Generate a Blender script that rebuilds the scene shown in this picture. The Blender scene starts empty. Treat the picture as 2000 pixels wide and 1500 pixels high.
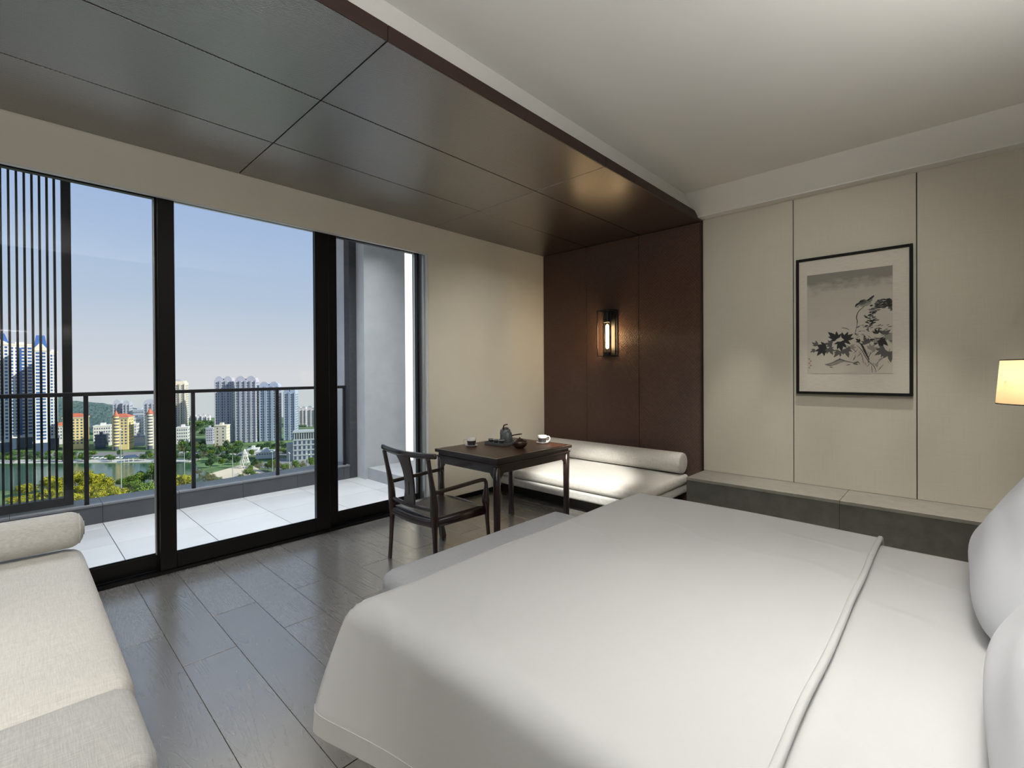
import bpy, bmesh, math, random
from mathutils import Vector, Matrix
random.seed(7)
S = bpy.context.scene
COL = S.collection
PI = math.pi

# ------------------------------------------------------------------ camera, sky, sun, lamps, exposure
YAW, PITCH, ROLL, FPX, CY = 0.813837, -0.004812, -0.005808, 920.35, 730.83
f = Vector((math.sin(YAW)*math.cos(PITCH), math.cos(YAW)*math.cos(PITCH), math.sin(PITCH)))
r0 = Vector((math.cos(YAW), -math.sin(YAW), 0)); u0 = r0.cross(f)
cr = math.cos(ROLL)*r0 + math.sin(ROLL)*u0
cu = -math.sin(ROLL)*r0 + math.cos(ROLL)*u0
cd = bpy.data.cameras.new('camera'); cam = bpy.data.objects.new('camera', cd); COL.objects.link(cam)
cam.matrix_world = Matrix(((cr.x, cu.x, -f.x, 0), (cr.y, cu.y, -f.y, 0), (cr.z, cu.z, -f.z, 1.3), (0, 0, 0, 1)))
cd.sensor_width = 36; cd.lens = FPX/2000*36; cd.shift_y = (CY-750)/2000
cd.clip_start = .05; cd.clip_end = 5000
S.camera = cam

w = bpy.data.worlds.new('sky'); S.world = w; w.use_nodes = True
nt = w.node_tree; nt.nodes.clear()
tc = nt.nodes.new('ShaderNodeTexCoord'); sx = nt.nodes.new('ShaderNodeSeparateXYZ')
rp = nt.nodes.new('ShaderNodeValToRGB'); bg = nt.nodes.new('ShaderNodeBackground'); wo = nt.nodes.new('ShaderNodeOutputWorld')
nt.links.new(tc.outputs['Generated'], sx.inputs[0]); nt.links.new(sx.outputs['Z'], rp.inputs[0])
nt.links.new(rp.outputs[0], bg.inputs[0]); nt.links.new(bg.outputs[0], wo.inputs[0])
e = rp.color_ramp.elements
e[0].position = 0.0; e[0].color = (.66, .67, .705, 1)
e[1].position = 1.0; e[1].color = (.16, .29, .62, 1)
for p, c in ((.05, (.585, .625, .70, 1)), (.14, (.45, .55, .70, 1)), (.30, (.355, .475, .72, 1))):
    n_ = e.new(p); n_.color = c
bg.inputs[1].default_value = 1.05

def light(name, kind, loc, energy, color=(1, 1, 1), size=.1, size_y=None, target=None, angle=None, blend=.6, spread=180):
    d = bpy.data.lights.new(name, kind); d.energy = energy; d.color = color
    if kind == 'AREA':
        d.shape = 'RECTANGLE' if size_y else 'DISK'; d.size = size
        if size_y: d.size_y = size_y
        d.spread = math.radians(spread)
    elif kind == 'SUN': d.angle = size
    else: d.shadow_soft_size = size
    if kind == 'SPOT': d.spot_size = angle; d.spot_blend = blend
    o = bpy.data.objects.new(name, d); COL.objects.link(o); o.location = loc
    if target is not None:
        o.rotation_euler = (Vector(target)-Vector(loc)).to_track_quat('-Z', 'Y').to_euler()
    return o
light('sun', 'SUN', (0, 0, 50), 7.0, (1, .94, .84), .02, target=(-.58*50, .75*50, 50-.58*50))
# ceiling lights over sofa and bed; upward fills and balcony fill are added, unseen
light('ceiling_light_sofa', 'AREA', (-.45, 1.55, 2.86), 8, (1, .97, .91), .3, .3, target=(-.2, 2.35, .4), spread=70)
light('fill_light_up', 'AREA', (-.7, -.2, 1.85), 132, (1, .975, .94), 1.6, .7, target=(-.6, -.1, 3), spread=160)  # added unseen fill, bounced off the ceiling to raise the room
light('fill_light_back', 'AREA', (.9, -.62, 1.70), 58, (1, .975, .94), 3.0, .2, target=(.9, -.55, 3), spread=140)  # second added fill, aimed upward behind the camera
light('ceiling_light_bed', 'AREA', (1.15, .35, 2.86), 7, (1, .98, .95), 1.1, 1.1, target=(1.6, .7, 0), spread=105)
light('bed_reading_light', 'AREA', (1.35, -.05, 2.86), 3, (1, .96, .88), .3, .3, target=(1.35, .05, 0), spread=55)
for yy in (1.4, .8, .2, -.4): light('wall_washer', 'SPOT', (3.96, yy, 2.72), 110, (1, .94, .84), .03, target=(4.18, yy, .35), angle=math.radians(40), blend=.9)
light('downlight_bench', 'SPOT', (1.6, 1.0, 2.86), 1400, (1, .96, .88), .07, target=(3.74, 2.60, .3), angle=math.radians(17.5), blend=.6)
light('downlight_wall', 'SPOT', (1.2, .8, 2.86), 300, (1, .97, .90), .09, target=(3.75, 3.7, 1.1), angle=math.radians(42), blend=1)
light('downlight_painting', 'SPOT', (2.2, .4, 2.86), 105, (1, .97, .90), .12, target=(4.5, 1.0, 1.45), angle=math.radians(78), blend=1)
light('balcony_fill_light', 'AREA', (1.6, 4.7, 3.0), 70, (.95, .97, 1), 3.6, 1.1, target=(1.6, 4.7, 0), spread=105)  # added fill that brightens the balcony tiles, no lamp seen there
vs = S.view_settings
vs.view_transform = 'Standard'; vs.look = 'None'; vs.exposure = 0.0; vs.gamma = 1; vs.use_curve_mapping = False

# ------------------------------------------------------------------ materials
M = {}
def mat(name, color, rough=.6, metal=0, spec=.5):
    m = bpy.data.materials.new(name); m.use_nodes = True
    b = m.node_tree.nodes['Principled BSDF']
    b.inputs['Base Color'].default_value = (*color, 1); b.inputs['Roughness'].default_value = rough
    b.inputs['Metallic'].default_value = metal; b.inputs['Specular IOR Level'].default_value = spec
    M[name] = m
    return m
class N:
    """small node-graph helper"""
    def __init__(s, m): s.t = m.node_tree; s.b = s.t.nodes['Principled BSDF']
    def new(s, typ, **k):
        n = s.t.nodes.new('ShaderNode'+typ)
        for a, v in k.items():
            if hasattr(n, a): setattr(n, a, v)
        return n
    def link(s, a, b): s.t.links.new(a, b)
    def coord(s, scale=(1, 1, 1), rot=(0, 0, 0), out='Object'):
        c = s.new('TexCoord'); mp = s.new('Mapping'); mp.inputs['Scale'].default_value = scale; mp.inputs['Rotation'].default_value = rot
        s.link(c.outputs[out], mp.inputs[0]); return mp.outputs[0]
    def noise(s, vec, scale, detail=4, rough=.55, dist=0):
        n = s.new('TexNoise'); n.inputs['Scale'].default_value = scale; n.inputs['Detail'].default_value = detail
        n.inputs['Roughness'].default_value = rough; n.inputs['Distortion'].default_value = dist
        s.link(vec, n.inputs['Vector']); return n.outputs[0]
    def wave(s, vec, scale, dirn='X', dist=0, dscale=1, detail=2, prof='SIN'):
        n = s.new('TexWave'); n.bands_direction = dirn; n.wave_profile = prof; n.inputs['Scale'].default_value = scale
        n.inputs['Distortion'].default_value = dist; n.inputs['Detail Scale'].default_value = dscale; n.inputs['Detail'].default_value = detail
        s.link(vec, n.inputs['Vector']); return n.outputs['Fac']
    def math(s, op, a, b=None):
        n = s.new('Math'); n.operation = op
        for i, v in enumerate((a, b)):
            if v is None: continue
            if isinstance(v, (int, float)): n.inputs[i].default_value = v
            else: s.link(v, n.inputs[i])
        return n.outputs[0]
    def ramp(s, fac, stops):
        n = s.new('ValToRGB'); el = n.color_ramp.elements
        el[0].position, el[0].color = stops[0][0], (*stops[0][1], 1)
        el[1].position, el[1].color = stops[-1][0], (*stops[-1][1], 1)
        for p, c in stops[1:-1]:
            q = el.new(p); q.color = (*c, 1)
        s.link(fac, n.inputs[0]); return n.outputs[0]
    def color(s, c): s.link(c, s.b.inputs['Base Color'])
    def rough(s, fac, a, b):
        n = s.new('MapRange'); n.inputs['To Min'].default_value = a; n.inputs['To Max'].default_value = b
        s.link(fac, n.inputs[0]); s.link(n.outputs[0], s.b.inputs['Roughness'])
    def bump(s, h, strength=.3, dist=.002):
        n = s.new('Bump'); n.inputs['Strength'].default_value = strength; n.inputs['Distance'].default_value = dist
        s.link(h, n.inputs['Height']); s.link(n.outputs[0], s.b.inputs['Normal'])

def painted(name, col, var=.04, rough=.7, nscale=3, bs=.04, bscale=300):
    m = mat(name, col, rough); n = N(m); v = n.coord()
    k = n.noise(v, nscale, 3)
    n.color(n.ramp(k, ((.3, tuple(c*(1-var) for c in col)), (.7, tuple(min(1, c*(1+var)) for c in col)))))
    if bs: n.bump(n.noise(v, bscale, 3), bs, .002)
    return m
painted('ceiling_paint', (.57, .565, .54), .015, .75)
painted('wall_beige', (.72, .69, .59), .02, .7)
painted('wall_plain', (.10, .09, .08), .02, .75)
painted('reveal_white', (.62, .63, .62), .02, .5)
painted('render_white_wall', (.80, .80, .78), .03, .8, 1, 0)
painted('stucco', (.46, .475, .495), .05, .9, 6, .35, 160)
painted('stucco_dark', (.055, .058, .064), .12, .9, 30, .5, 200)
painted('cap_grey', (.17, .175, .185), .08, .6, 6, .1, 60)
painted('kerb_stone', (.075, .08, .09), .12, .55, 5, .1, 60)
painted('ledge_stone_lit', (.20, .193, .17), .10, .5, 14, .1, 90)  # ledge stone lightened for its top faces, light put into the colour
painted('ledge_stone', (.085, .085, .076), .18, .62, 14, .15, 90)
painted('dark_void', (.012, .012, .012), .1, .8)

m = mat('balcony_tile', (.33, .335, .35), .32); n = N(m); v = n.coord((.5, 2, 1))
oi = n.new('ObjectInfo')
k = n.noise(v, 2.2, 5, .6, .4)
mx = n.math('ADD', n.math('MULTIPLY', k, .6), n.math('MULTIPLY', oi.outputs['Random'], .35))
n.color(n.ramp(mx, ((.2, (.44, .445, .45)), (.8, (.58, .585, .59))))); n.rough(k, .24, .42)

# grey linen wall panels
m = mat('wall_panel_fabric', (.30, .278, .225), .8, spec=.25); n = N(m); v = n.coord()
a = n.noise(n.coord((1, 6, 420)), 1, 2); b_ = n.noise(n.coord((1, 420, 6)), 1, 2)
k = n.math('ADD', n.math('MULTIPLY', a, .5), n.math('MULTIPLY', b_, .5))
n.color(n.ramp(k, ((.35, (.468, .446, .374)), (.65, (.508, .484, .408))))); n.bump(k, .15, .001)

# oak floor planks, near-black grey stain
m = mat('oak_plank', (.05, .05, .052), .36, spec=.75); n = N(m)
oi = n.new('ObjectInfo'); c = n.new('TexCoord'); cmb = n.new('CombineXYZ')
n.link(n.math('MULTIPLY', oi.outputs['Random'], 9.0), cmb.inputs[0]); n.link(n.math('MULTIPLY', oi.outputs['Random'], 37.0), cmb.inputs[1])
va = n.new('VectorMath'); va.operation = 'ADD'; n.link(c.outputs['Object'], va.inputs[0]); n.link(cmb.outputs[0], va.inputs[1])
mp = n.new('Mapping'); mp.inputs['Scale'].default_value = (6.0, .55, 1); n.link(va.outputs[0], mp.inputs[0])
fld = n.noise(mp.outputs[0], 1.0, 1.2, .4, .12)
ring = n.math('FRACT', n.math('MULTIPLY', fld, 30.0))
ring = n.math('ABSOLUTE', n.math('SUBTRACT', n.math('MULTIPLY', ring, 2.0), 1.0))
mp2 = n.new('Mapping'); mp2.inputs['Scale'].default_value = (260, 9, 1); n.link(va.outputs[0], mp2.inputs[0])
pore = n.noise(mp2.outputs[0], 1.0, 3)
msk = n.noise(va.outputs[0], 3.2, 3, .6)
ring = n.math('MULTIPLY', n.math('POWER', ring, 3.0), n.math('MULTIPLY', n.math('MAXIMUM', n.math('SUBTRACT', msk, .20), 0), 2.6))
hh = n.math('ADD', n.math('SUBTRACT', .72, n.math('MULTIPLY', ring, .34)), n.math('MULTIPLY', n.math('SUBTRACT', pore, .5), .35))
tone = n.math('ADD', n.math('MULTIPLY', hh, .75), n.math('MULTIPLY', oi.outputs['Random'], .18))
n.color(n.ramp(tone, ((.12, (.050, .049, .046)), (.80, (.225, .22, .21)))))
n.b.inputs['IOR'].default_value = 4.4; n.b.inputs['Specular IOR Level'].default_value = .5; n.b.inputs['Specular Tint'].default_value = (1, .90, .76, 1)
n.rough(hh, .34, .20); n.bump(hh, .05, .0010)
painted('floor_joint', (.010, .010, .010), .1, .8)

# woven dark panels of the soffit
def weave(name, c0, c1, chevron):
    m = mat(name, c0, .42, spec=.5 if chevron else 1.0); n = N(m)
    if not chevron: n.b.inputs['Coat Weight'].default_value = 1.0; n.b.inputs['Coat IOR'].default_value = 2.8; n.b.inputs['Coat Roughness'].default_value = .24
    g = n.new('NewGeometry'); sp = n.new('SeparateXYZ'); n.link(g.outputs['Position'], sp.inputs[0])
    if chevron:
        t1 = n.math('ADD', sp.outputs['Y'], n.math('ABSOLUTE', n.math('SUBTRACT', sp.outputs['Z'], 1.66)))
        h = n.math('SINE', n.math('MULTIPLY', t1, 2*PI/.019))
        t2 = n.math('SUBTRACT', sp.outputs['Y'], n.math('ABSOLUTE', n.math('SUBTRACT', sp.outputs['Z'], 1.66)))
        h2 = n.math('SINE', n.math('MULTIPLY', t2, 2*PI/.03))
        h = n.math('ADD', h, n.math('MULTIPLY', h2, .35))
    else:
        a = n.math('SINE', n.math('MULTIPLY', sp.outputs['X'], 2*PI/.016))
        b = n.math('SINE', n.math('MULTIPLY', sp.outputs['Y'], 2*PI/.011))
        h = n.math('MULTIPLY', a, b)
    nz = n.noise(n.coord(), 40, 3)
    h = n.math('ADD', n.math('MULTIPLY', h, .5), n.math('MULTIPLY', nz, .9))
    n.color(n.ramp(h, ((.0, c0), (1, c1)))); n.bump(h, .9 if chevron else .40, .004 if chevron else .0022)
    if not chevron: n.link(n.b.inputs['Normal'].links[0].from_socket, n.b.inputs['Coat Normal'])
    n.rough(nz, .42 if chevron else .30, .55 if chevron else .40)
weave('woven_soffit', (.012, .006, .005), (.034, .017, .013), False)
weave('woven_wall', (.030, .012, .008), (.125, .056, .034), True)
painted('brown_edge', (.030, .013, .010), .1, .45)

m = mat('dark_wood', (.022, .012, .010), .27, spec=.9); n = N(m); v = n.coord((30, 30, 2))
k = n.noise(v, 3, 4, .6, .5); n.color(n.ramp(k, ((.3, (.014, .008, .007)), (.7, (.034, .019, .015))))); n.bump(k, .08, .001)
m = mat('table_wood', (.07, .028, .016), .40); n = N(m); v = n.coord((2, 34, 4))
k = n.noise(v, 3, 5, .6, .6); n.color(n.ramp(k, ((.3, (.038, .015, .009)), (.7, (.105, .045, .024))))); n.bump(k, .08, .001)
mat('black_metal', (.006, .006, .0065), .45, 0, .35)
mat('black_frame', (.0045, .0045, .005), .36, 0, .3)
mat('frame_black', (.007, .007, .007), .65, 0, .15)
mat('silver_trim', (.55, .57, .58), .35, .8)
def fabric(name, c0, c1, s=700, bs=.35):
    m = mat(name, c0, .88, spec=.2); n = N(m)
    g = n.new('NewGeometry'); 
    def thread(sc):
        mp = n.new('Mapping'); mp.inputs['Scale'].default_value = sc; n.link(c_.outputs['Object'], mp.inputs[0])
        return n.noise(mp.outputs[0], 1, 3)
    c_ = n.new('TexCoord')
    k = n.math('ADD', n.math('MULTIPLY', thread((s, 25, 60)), .5), n.math('MULTIPLY', thread((25, s, 60)), .5))
    n.color(n.ramp(k, ((.36, c0), (.64, c1)))); n.bump(k, bs, .002)
    n.b.inputs['Sheen Weight'].default_value = .15
fabric('linen_beige', (.56, .545, .51), (.72, .705, .67), 420)
fabric('linen_grey', (.42, .42, .41), (.58, .575, .56), 420)
fabric('grey_velvet', (.40, .415, .44), (.50, .515, .545), 600, .2)
def cotton(name, c):
    m = mat(name, c, .78, spec=.25); n = N(m); v = n.coord()
    big = n.noise(n.coord((1.0, .55, 1)), 3.0, 3, .5, .8)
    cre = n.wave(n.coord((.7, .5, .4), (0, 0, .6)), 1.1, 'X', 9, 1.2, 3)
    cre = n.math('POWER', cre, 20)
    cre = n.math('MULTIPLY', cre, n.noise(n.coord(), 2.3, 2))
    k = n.math('ADD', n.math('MULTIPLY', big, .8), n.math('MULTIPLY', cre, .9))
    n.bump(k, .40, .014); n.b.inputs['Sheen Weight'].default_value = .1
cotton('white_cotton', (.58, .585, .59)); cotton('white_pillow', (.62, .635, .67))
mat('white_ceramic', (.75, .74, .72), .18); mat('dark_ceramic', (.035, .035, .036), .28); mat('brown_ceramic', (.045, .022, .018), .22)
mat('printed_band', (.05, .045, .045), .3); mat('grey_ceramic', (.095, .105, .105), .35)
m = mat('paper_mat', (.50, .475, .41), .85); n = N(m); k = n.noise(n.coord((1, 20, 200)), 1, 3); n.color(n.ramp(k, ((.3, (.46, .435, .375)), (.7, (.53, .50, .435)))))
# aged painting paper with an ink wash along its top edge (the wash is in the painting itself)
m = mat('painting_paper', (.42, .40, .34), .85); n = N(m)
gm = n.new('TexCoord'); sp = n.new('SeparateXYZ'); n.link(gm.outputs['Object'], sp.inputs[0])
k = n.math('ADD', n.math('MULTIPLY', sp.outputs['Z'], 2.1), n.math('MULTIPLY', n.noise(n.coord((1, 3, 5)), 2.5, 5), .55))
n.color(n.ramp(k, ((.30, (.43, .405, .345)), (.82, (.36, .34, .29)), (1.0, (.19, .18, .155)))))
mat('ink_dark', (.022, .022, .022), .9); mat('ink_mid', (.085, .083, .078), .9); mat('ink_light', (.22, .21, .185), .9); mat('seal_red', (.30, .16, .12), .9)

def glass(name, tint=(1, 1, 1), gloss=1.0):
    m = bpy.data.materials.new(name); m.use_nodes = True; t = m.node_tree; t.nodes.clear()
    tr = t.nodes.new('ShaderNodeBsdfTransparent'); tr.inputs[0].default_value = (*tint, 1)
    gl = t.nodes.new('ShaderNodeBsdfGlossy'); gl.inputs['Roughness'].default_value = .01
    fr = t.nodes.new('ShaderNodeFresnel'); fr.inputs[0].default_value = 1.45
    mu = t.nodes.new('ShaderNodeMath'); mu.operation = 'MULTIPLY'; mu.inputs[1].default_value = gloss
    mx = t.nodes.new('ShaderNodeMixShader'); o = t.nodes.new('ShaderNodeOutputMaterial')
    t.links.new(fr.outputs[0], mu.inputs[0]); t.links.new(mu.outputs[0], mx.inputs[0]); t.links.new(tr.outputs[0], mx.inputs[1]); t.links.new(gl.outputs[0], mx.inputs[2]); t.links.new(mx.outputs[0], o.inputs[0])
    M[name] = m
glass('clear_glass', (.98, .99, .985), .35); glass('rail_glass', (.95, .975, .97), .5); glass('amber_glass', (.98, .90, .74), .8)
def emit(name, col, st):
    m = bpy.data.materials.new(name); m.use_nodes = True; b = m.node_tree.nodes['Principled BSDF']
    b.inputs['Base Color'].default_value = (*col, 1); b.inputs['Emission Color'].default_value = (*col, 1); b.inputs['Emission Strength'].default_value = st
    M[name] = m
emit('bulb_glow', (1, .74, .44), 75)
m = bpy.data.materials.new('lamp_shade_fabric'); m.use_nodes = True; t = m.node_tree; t.nodes.clear()
df = t.nodes.new('ShaderNodeBsdfDiffuse'); df.inputs[0].default_value = (.72, .62, .45, 1)
tl = t.nodes.new('ShaderNodeBsdfTranslucent'); tl.inputs[0].default_value = (.85, .70, .46, 1)
mx = t.nodes.new('ShaderNodeMixShader'); mx.inputs[0].default_value = .5; o = t.nodes.new('ShaderNodeOutputMaterial')
t.links.new(df.outputs[0], mx.inputs[1]); t.links.new(tl.outputs[0], mx.inputs[2]); t.links.new(mx.outputs[0], o.inputs[0]); M['lamp_shade_fabric'] = m

# ------------------------------------------------------------------ mesh helpers
def tag(o, label=None, cat=None, group=None, kind=None):
    if label: o['label'] = label
    if cat: o['category'] = cat
    if group: o['group'] = group
    if kind: o['kind'] = kind
    return o
def empty(name, loc=(0, 0, 0), rz=0, **k):
    o = bpy.data.objects.new(name, None); COL.objects.link(o); o.location = loc; o.rotation_euler = (0, 0, rz); o.empty_display_size = .1
    return tag(o, **k)
def obj(name, bm, m, parent=None, smooth=False, loc=None, **k):
    me = bpy.data.meshes.new(name)
    if isinstance(bm, bmesh.types.BMesh):
        bmesh.ops.recalc_face_normals(bm, faces=bm.faces); bm.to_mesh(me); bm.free()
    else:
        me.from_pydata(bm[0], [], bm[1])
    if smooth:
        for p in me.polygons: p.use_smooth = True
    for q in ([m] if isinstance(m, str) else m): me.materials.append(M[q])
    o = bpy.data.objects.new(name, me); COL.objects.link(o)
    if parent: o.parent = parent
    if loc is not None: o.location = loc
    return tag(o, **k)
def share(name, src, parent, loc):
    o = bpy.data.objects.new(name, src.data); COL.objects.link(o); o.parent = parent; o.location = loc
    return o
def copy_tree(o, parent=None):
    c = o.copy(); COL.objects.link(c); c.parent = parent
    for ch in o.children: copy_tree(ch, c)
    return c
def B(): return bmesh.new()
def box(bm, x0, x1, y0, y1, z0, z1, bev=0, seg=2):
    r = bmesh.ops.create_cube(bm, size=1)
    vs_ = r['verts']
    for v in vs_:
        v.co = Vector(((x0+x1)/2+v.co.x*(x1-x0), (y0+y1)/2+v.co.y*(y1-y0), (z0+z1)/2+v.co.z*(z1-z0)))
    if bev:
        ed = list({e for v in vs_ for e in v.link_edges})
        bmesh.ops.bevel(bm, geom=ed, offset=bev, segments=seg, affect='EDGES', profile=.5)
    return bm
def bx(*a, **k): return box(B(), *a, **k)
def lathe(prof, n=32, bm=None, c=(0, 0, 0)):
    bm = bm or B(); rings = []
    for r, z in prof:
        rings.append([bm.verts.new((c[0]+r*math.cos(2*PI*i/n), c[1]+r*math.sin(2*PI*i/n), c[2]+z)) for i in range(n)] if r > 1e-6 else [bm.verts.new((c[0], c[1], c[2]+z))])
    for a, b in zip(rings, rings[1:]):
        for i in range(n):
            j = (i+1) % n
            if len(a) > 1 and len(b) > 1: bm.faces.new((a[i], a[j], b[j], b[i]))
            elif len(a) > 1: bm.faces.new((a[i], a[j], b[0]))
            elif len(b) > 1: bm.faces.new((a[0], b[j], b[i]))
    return bm
def sweep(path, sec, bm=None, up=(0, 0, 1), cap=True, n=10):
    """path: points; sec: list of (w,h) or radius per point; elliptical/rounded section"""
    bm = bm or B(); P = [Vector(p) for p in path]; rings = []
    for i, p in enumerate(P):
        t = (P[min(i+1, len(P)-1)]-P[max(i-1, 0)]).normalized()
        a = t.cross(Vector(up))
        if a.length < 1e-4: a = t.cross(Vector((0, 1, 0)))
        a.normalize(); b = a.cross(t).normalized()
        s_ = sec[i] if isinstance(sec, list) else sec
        w_, h_ = s_ if isinstance(s_, tuple) else (s_, s_)
        ring = []
        for k in range(n):
            an = 2*PI*k/n; ca, sa = math.cos(an), math.sin(an)
            e_ = .62
            ring.append(bm.verts.new(p+a*(w_*math.copysign(abs(ca)**e_, ca))+b*(h_*math.copysign(abs(sa)**e_, sa))))
        rings.append(ring)
    for a, b in zip(rings, rings[1:]):
        for k in range(n): bm.faces.new((a[k], a[(k+1) % n], b[(k+1) % n], b[k]))
    if cap: bm.faces.new(rings[0]); bm.faces.new(rings[-1][::-1])
    return bm
def smoothpath(pts, n=6):
    P = [Vector(p) for p in pts]; out = []
    for i in range(len(P)-1):
        p0, p1, p2, p3 = P[max(i-1, 0)], P[i], P[i+1], P[min(i+2, len(P)-1)]
        for k in range(n):
            t = k/n
            out.append(.5*((2*p1)+(-p0+p2)*t+(2*p0-5*p1+4*p2-p3)*t*t+(-p0+3*p1-3*p2+p3)*t**3))
    out.append(P[-1]); return out
def cushion(sx_, sy_, sz_, r, puff=.0, seg=14, sag=0):
    """soft rounded box centred on xy, base z=0"""
    bm = B(); bmesh.ops.create_cube(bm, size=2)
    bmesh.ops.subdivide_edges(bm, edges=bm.edges[:], cuts=seg, use_grid_fill=True)
    hx, hy, hz = sx_/2, sy_/2, sz_/2
    for v in bm.verts:
        # concentrate the loops near the edges
        q = [math.copysign(1-(1-abs(c))**1.0, c) for c in v.co]
        q = [math.sin(c*PI/2) for c in q]
        p = Vector((q[0]*hx, q[1]*hy, q[2]*hz))
        ii = Vector((max(-hx+r, min(hx-r, p.x)), max(-hy+r, min(hy-r, p.y)), max(-hz+min(r, hz*.98), min(hz-min(r, hz*.98), p.z))))
        d = p-ii
        if d.length > 1e-6: p = ii+d.normalized()*min(r, d.length if sum(abs(c) > 1e-6 for c in d) < 2 else r)
        if puff:
            g = max(0, 1-(p.x/hx)**2)*max(0, 1-(p.y/hy)**2)
            p.z += puff*g**.6*(1 if p.z > 0 else -.25)
        p.z += hz
        v.co = p
    return bm
def prism(pts, axis, a, b):
    """extrude a 2-D outline; axis 'y': pts are (x,z), 'x': pts are (y,z), 'z': pts are (x,y)"""
    bm = B()
    def q(p, t): return {'y': (p[0], t, p[1]), 'x': (t, p[0], p[1]), 'z': (p[0], p[1], t)}[axis]
    A = [bm.verts.new(q(p, a)) for p in pts]; C = [bm.verts.new(q(p, b)) for p in pts]
    bm.faces.new(A); bm.faces.new(C[::-1])
    for i in range(len(pts)): bm.faces.new((A[i], A[(i+1) % len(pts)], C[(i+1) % len(pts)], C[i]))
    return bm

# ------------------------------------------------------------------ the setting: room shell
XW, YW, ZS, ZC = 4.507, 3.70, 2.714, 2.887
XL, YB = -2.4, -.80
fl = obj('floor', bx(XL, XW+.1, YB, 3.735, -.14, -.012), 'floor_joint', label='dark grey oak plank floor of the bedroom', kind='structure')
PW = .2163; plank_cache = {}
def plank(x, y0, y1):
    L = round(y1-y0, 3)
    key = L
    if key not in plank_cache:
        o = obj('plank', bx(-PW/2+.0008, PW/2-.0008, -L/2+.0018, L/2-.0018, -.012, 0, bev=.0007, seg=1), 'oak_plank', fl, loc=(x, (y0+y1)/2, 0))
        plank_cache[key] = o
        return o
    return share('plank', plank_cache[key], fl, (x, (y0+y1)/2, 0))
for i in range(-13, 19):
    x = .507+PW*(i+.5)
    if x < XL+.1 or x > XW: continue
    st = {0: 2.50, 1: 2.90}[i % 2] if i >= 0 else {0: 2.50, 1: 2.865}[i % 2]
    if i == 1: st = 2.90
    y = st-1.43*3; ys = []
    while y < 3.735: ys.append(y); y += 1.43
    ys.append(y)
    for a, b in zip(ys, ys[1:]):
        a, b = max(a, YB), min(b, 3.735)
        if b-a > .02: plank(x, a, b)

cl = obj('ceiling', bx(XL, XW+.1, YB, 1.80, ZC, ZC+.15), 'ceiling_paint', label='white recessed bedroom ceiling', kind='structure')
# upper slab above the woven soffit
obj('ceiling_slab', bx(XL, XW+.1, 1.79, YW+.05, ZS+.03, ZC+.15), 'ceiling_paint', cl)
so = empty('ceiling_soffit', (0, 0, 0), label='dark brown woven panel soffit running along the window wall', kind='structure')
obj('backing', bx(XL, XW-.02, 1.772, YW, ZS+.012, ZS+.03), 'dark_void', so)
ysm = [1.766, 2.400, 3.051, 3.699]; xsm = [-2.4, -.604, 1.107, 2.818, 4.505]
for j in range(3):
    for i in range(4):
        obj('woven_panel', bx(xsm[i]+.003, xsm[i+1]-.003, ysm[j]+.004, ysm[j+1]-.004, ZS, ZS+.013, bev=.0015, seg=1), 'woven_soffit', so)
for i in range(4):
    obj('edge_board', bx(xsm[i]+.0015, xsm[i+1]-.0015, 1.760, 1.7685, ZS-.001, ZS+.068, bev=.001, seg=1), 'brown_edge', so)
obj('trim_1', bx(XL, XW, 1.774, 1.80, ZS+.06, ZC+.01), 'ceiling_paint', label='plain painted drop between soffit and white ceiling', kind='structure')
# splayed cornice along the picture wall
obj('trim_2', prism([(4.146, ZC+.001), (4.40, 2.741), (4.40, 2.731), (XW+.02, 2.731), (XW+.02, ZC+.05), (4.146, ZC+.05)], 'y', YB, 1.7735), 'ceiling_paint', label='white splayed cornice above the grey wall panels', kind='structure')

# picture wall: core, fabric panels, woven wood panels
wr = obj('wall_right', bx(XW+.012, XW+.2, YB, 3.9, -.1, 3.0), 'dark_void', label='grey fabric panelled wall carrying the framed ink painting', kind='structure')
ps = [1.757, 1.000, .2125, -.575, -.80]
for a, b in zip(ps, ps[1:]):
    obj('wall_panel', bx(XW, XW+.02, b+.003, a-.003, .357, 2.735, bev=.002, seg=2), 'wall_panel_fabric', wr)
wp = empty('wall_wood', (0, 0, 0), label='dark brown woven wood wall panelling behind the daybed', kind='structure')
obj('backing', bx(XW-.006, XW+.012, 1.766, 3.70, 0, ZS), 'dark_void', wp)
ps = [3.699, 3.065, 2.413, 1.772]
for a, b in zip(ps, ps[1:]):
    obj('wood_panel', bx(XW-.022, XW-.004, b+.003, a-.003, 0, ZS-.004, bev=.002, seg=2), 'woven_wall', wp)
obj('edge_strip', bx(XW-.024, XW+.012, 1.759, 1.7735, 0, ZS-.002, bev=.001, seg=1), 'brown_edge', wp)
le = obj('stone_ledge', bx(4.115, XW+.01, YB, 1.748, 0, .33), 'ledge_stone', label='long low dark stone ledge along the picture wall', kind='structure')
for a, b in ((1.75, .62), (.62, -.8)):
    obj('top_slab', bx(4.10, XW+.008, b+.001, a-.001, .33, .356, bev=.002, seg=1), 'ledge_stone_lit', le)
    obj('front_slab', bx(4.102, 4.116, b+.001, a-.001, .0, .329, bev=.0015, seg=1), 'ledge_stone', le)

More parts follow.
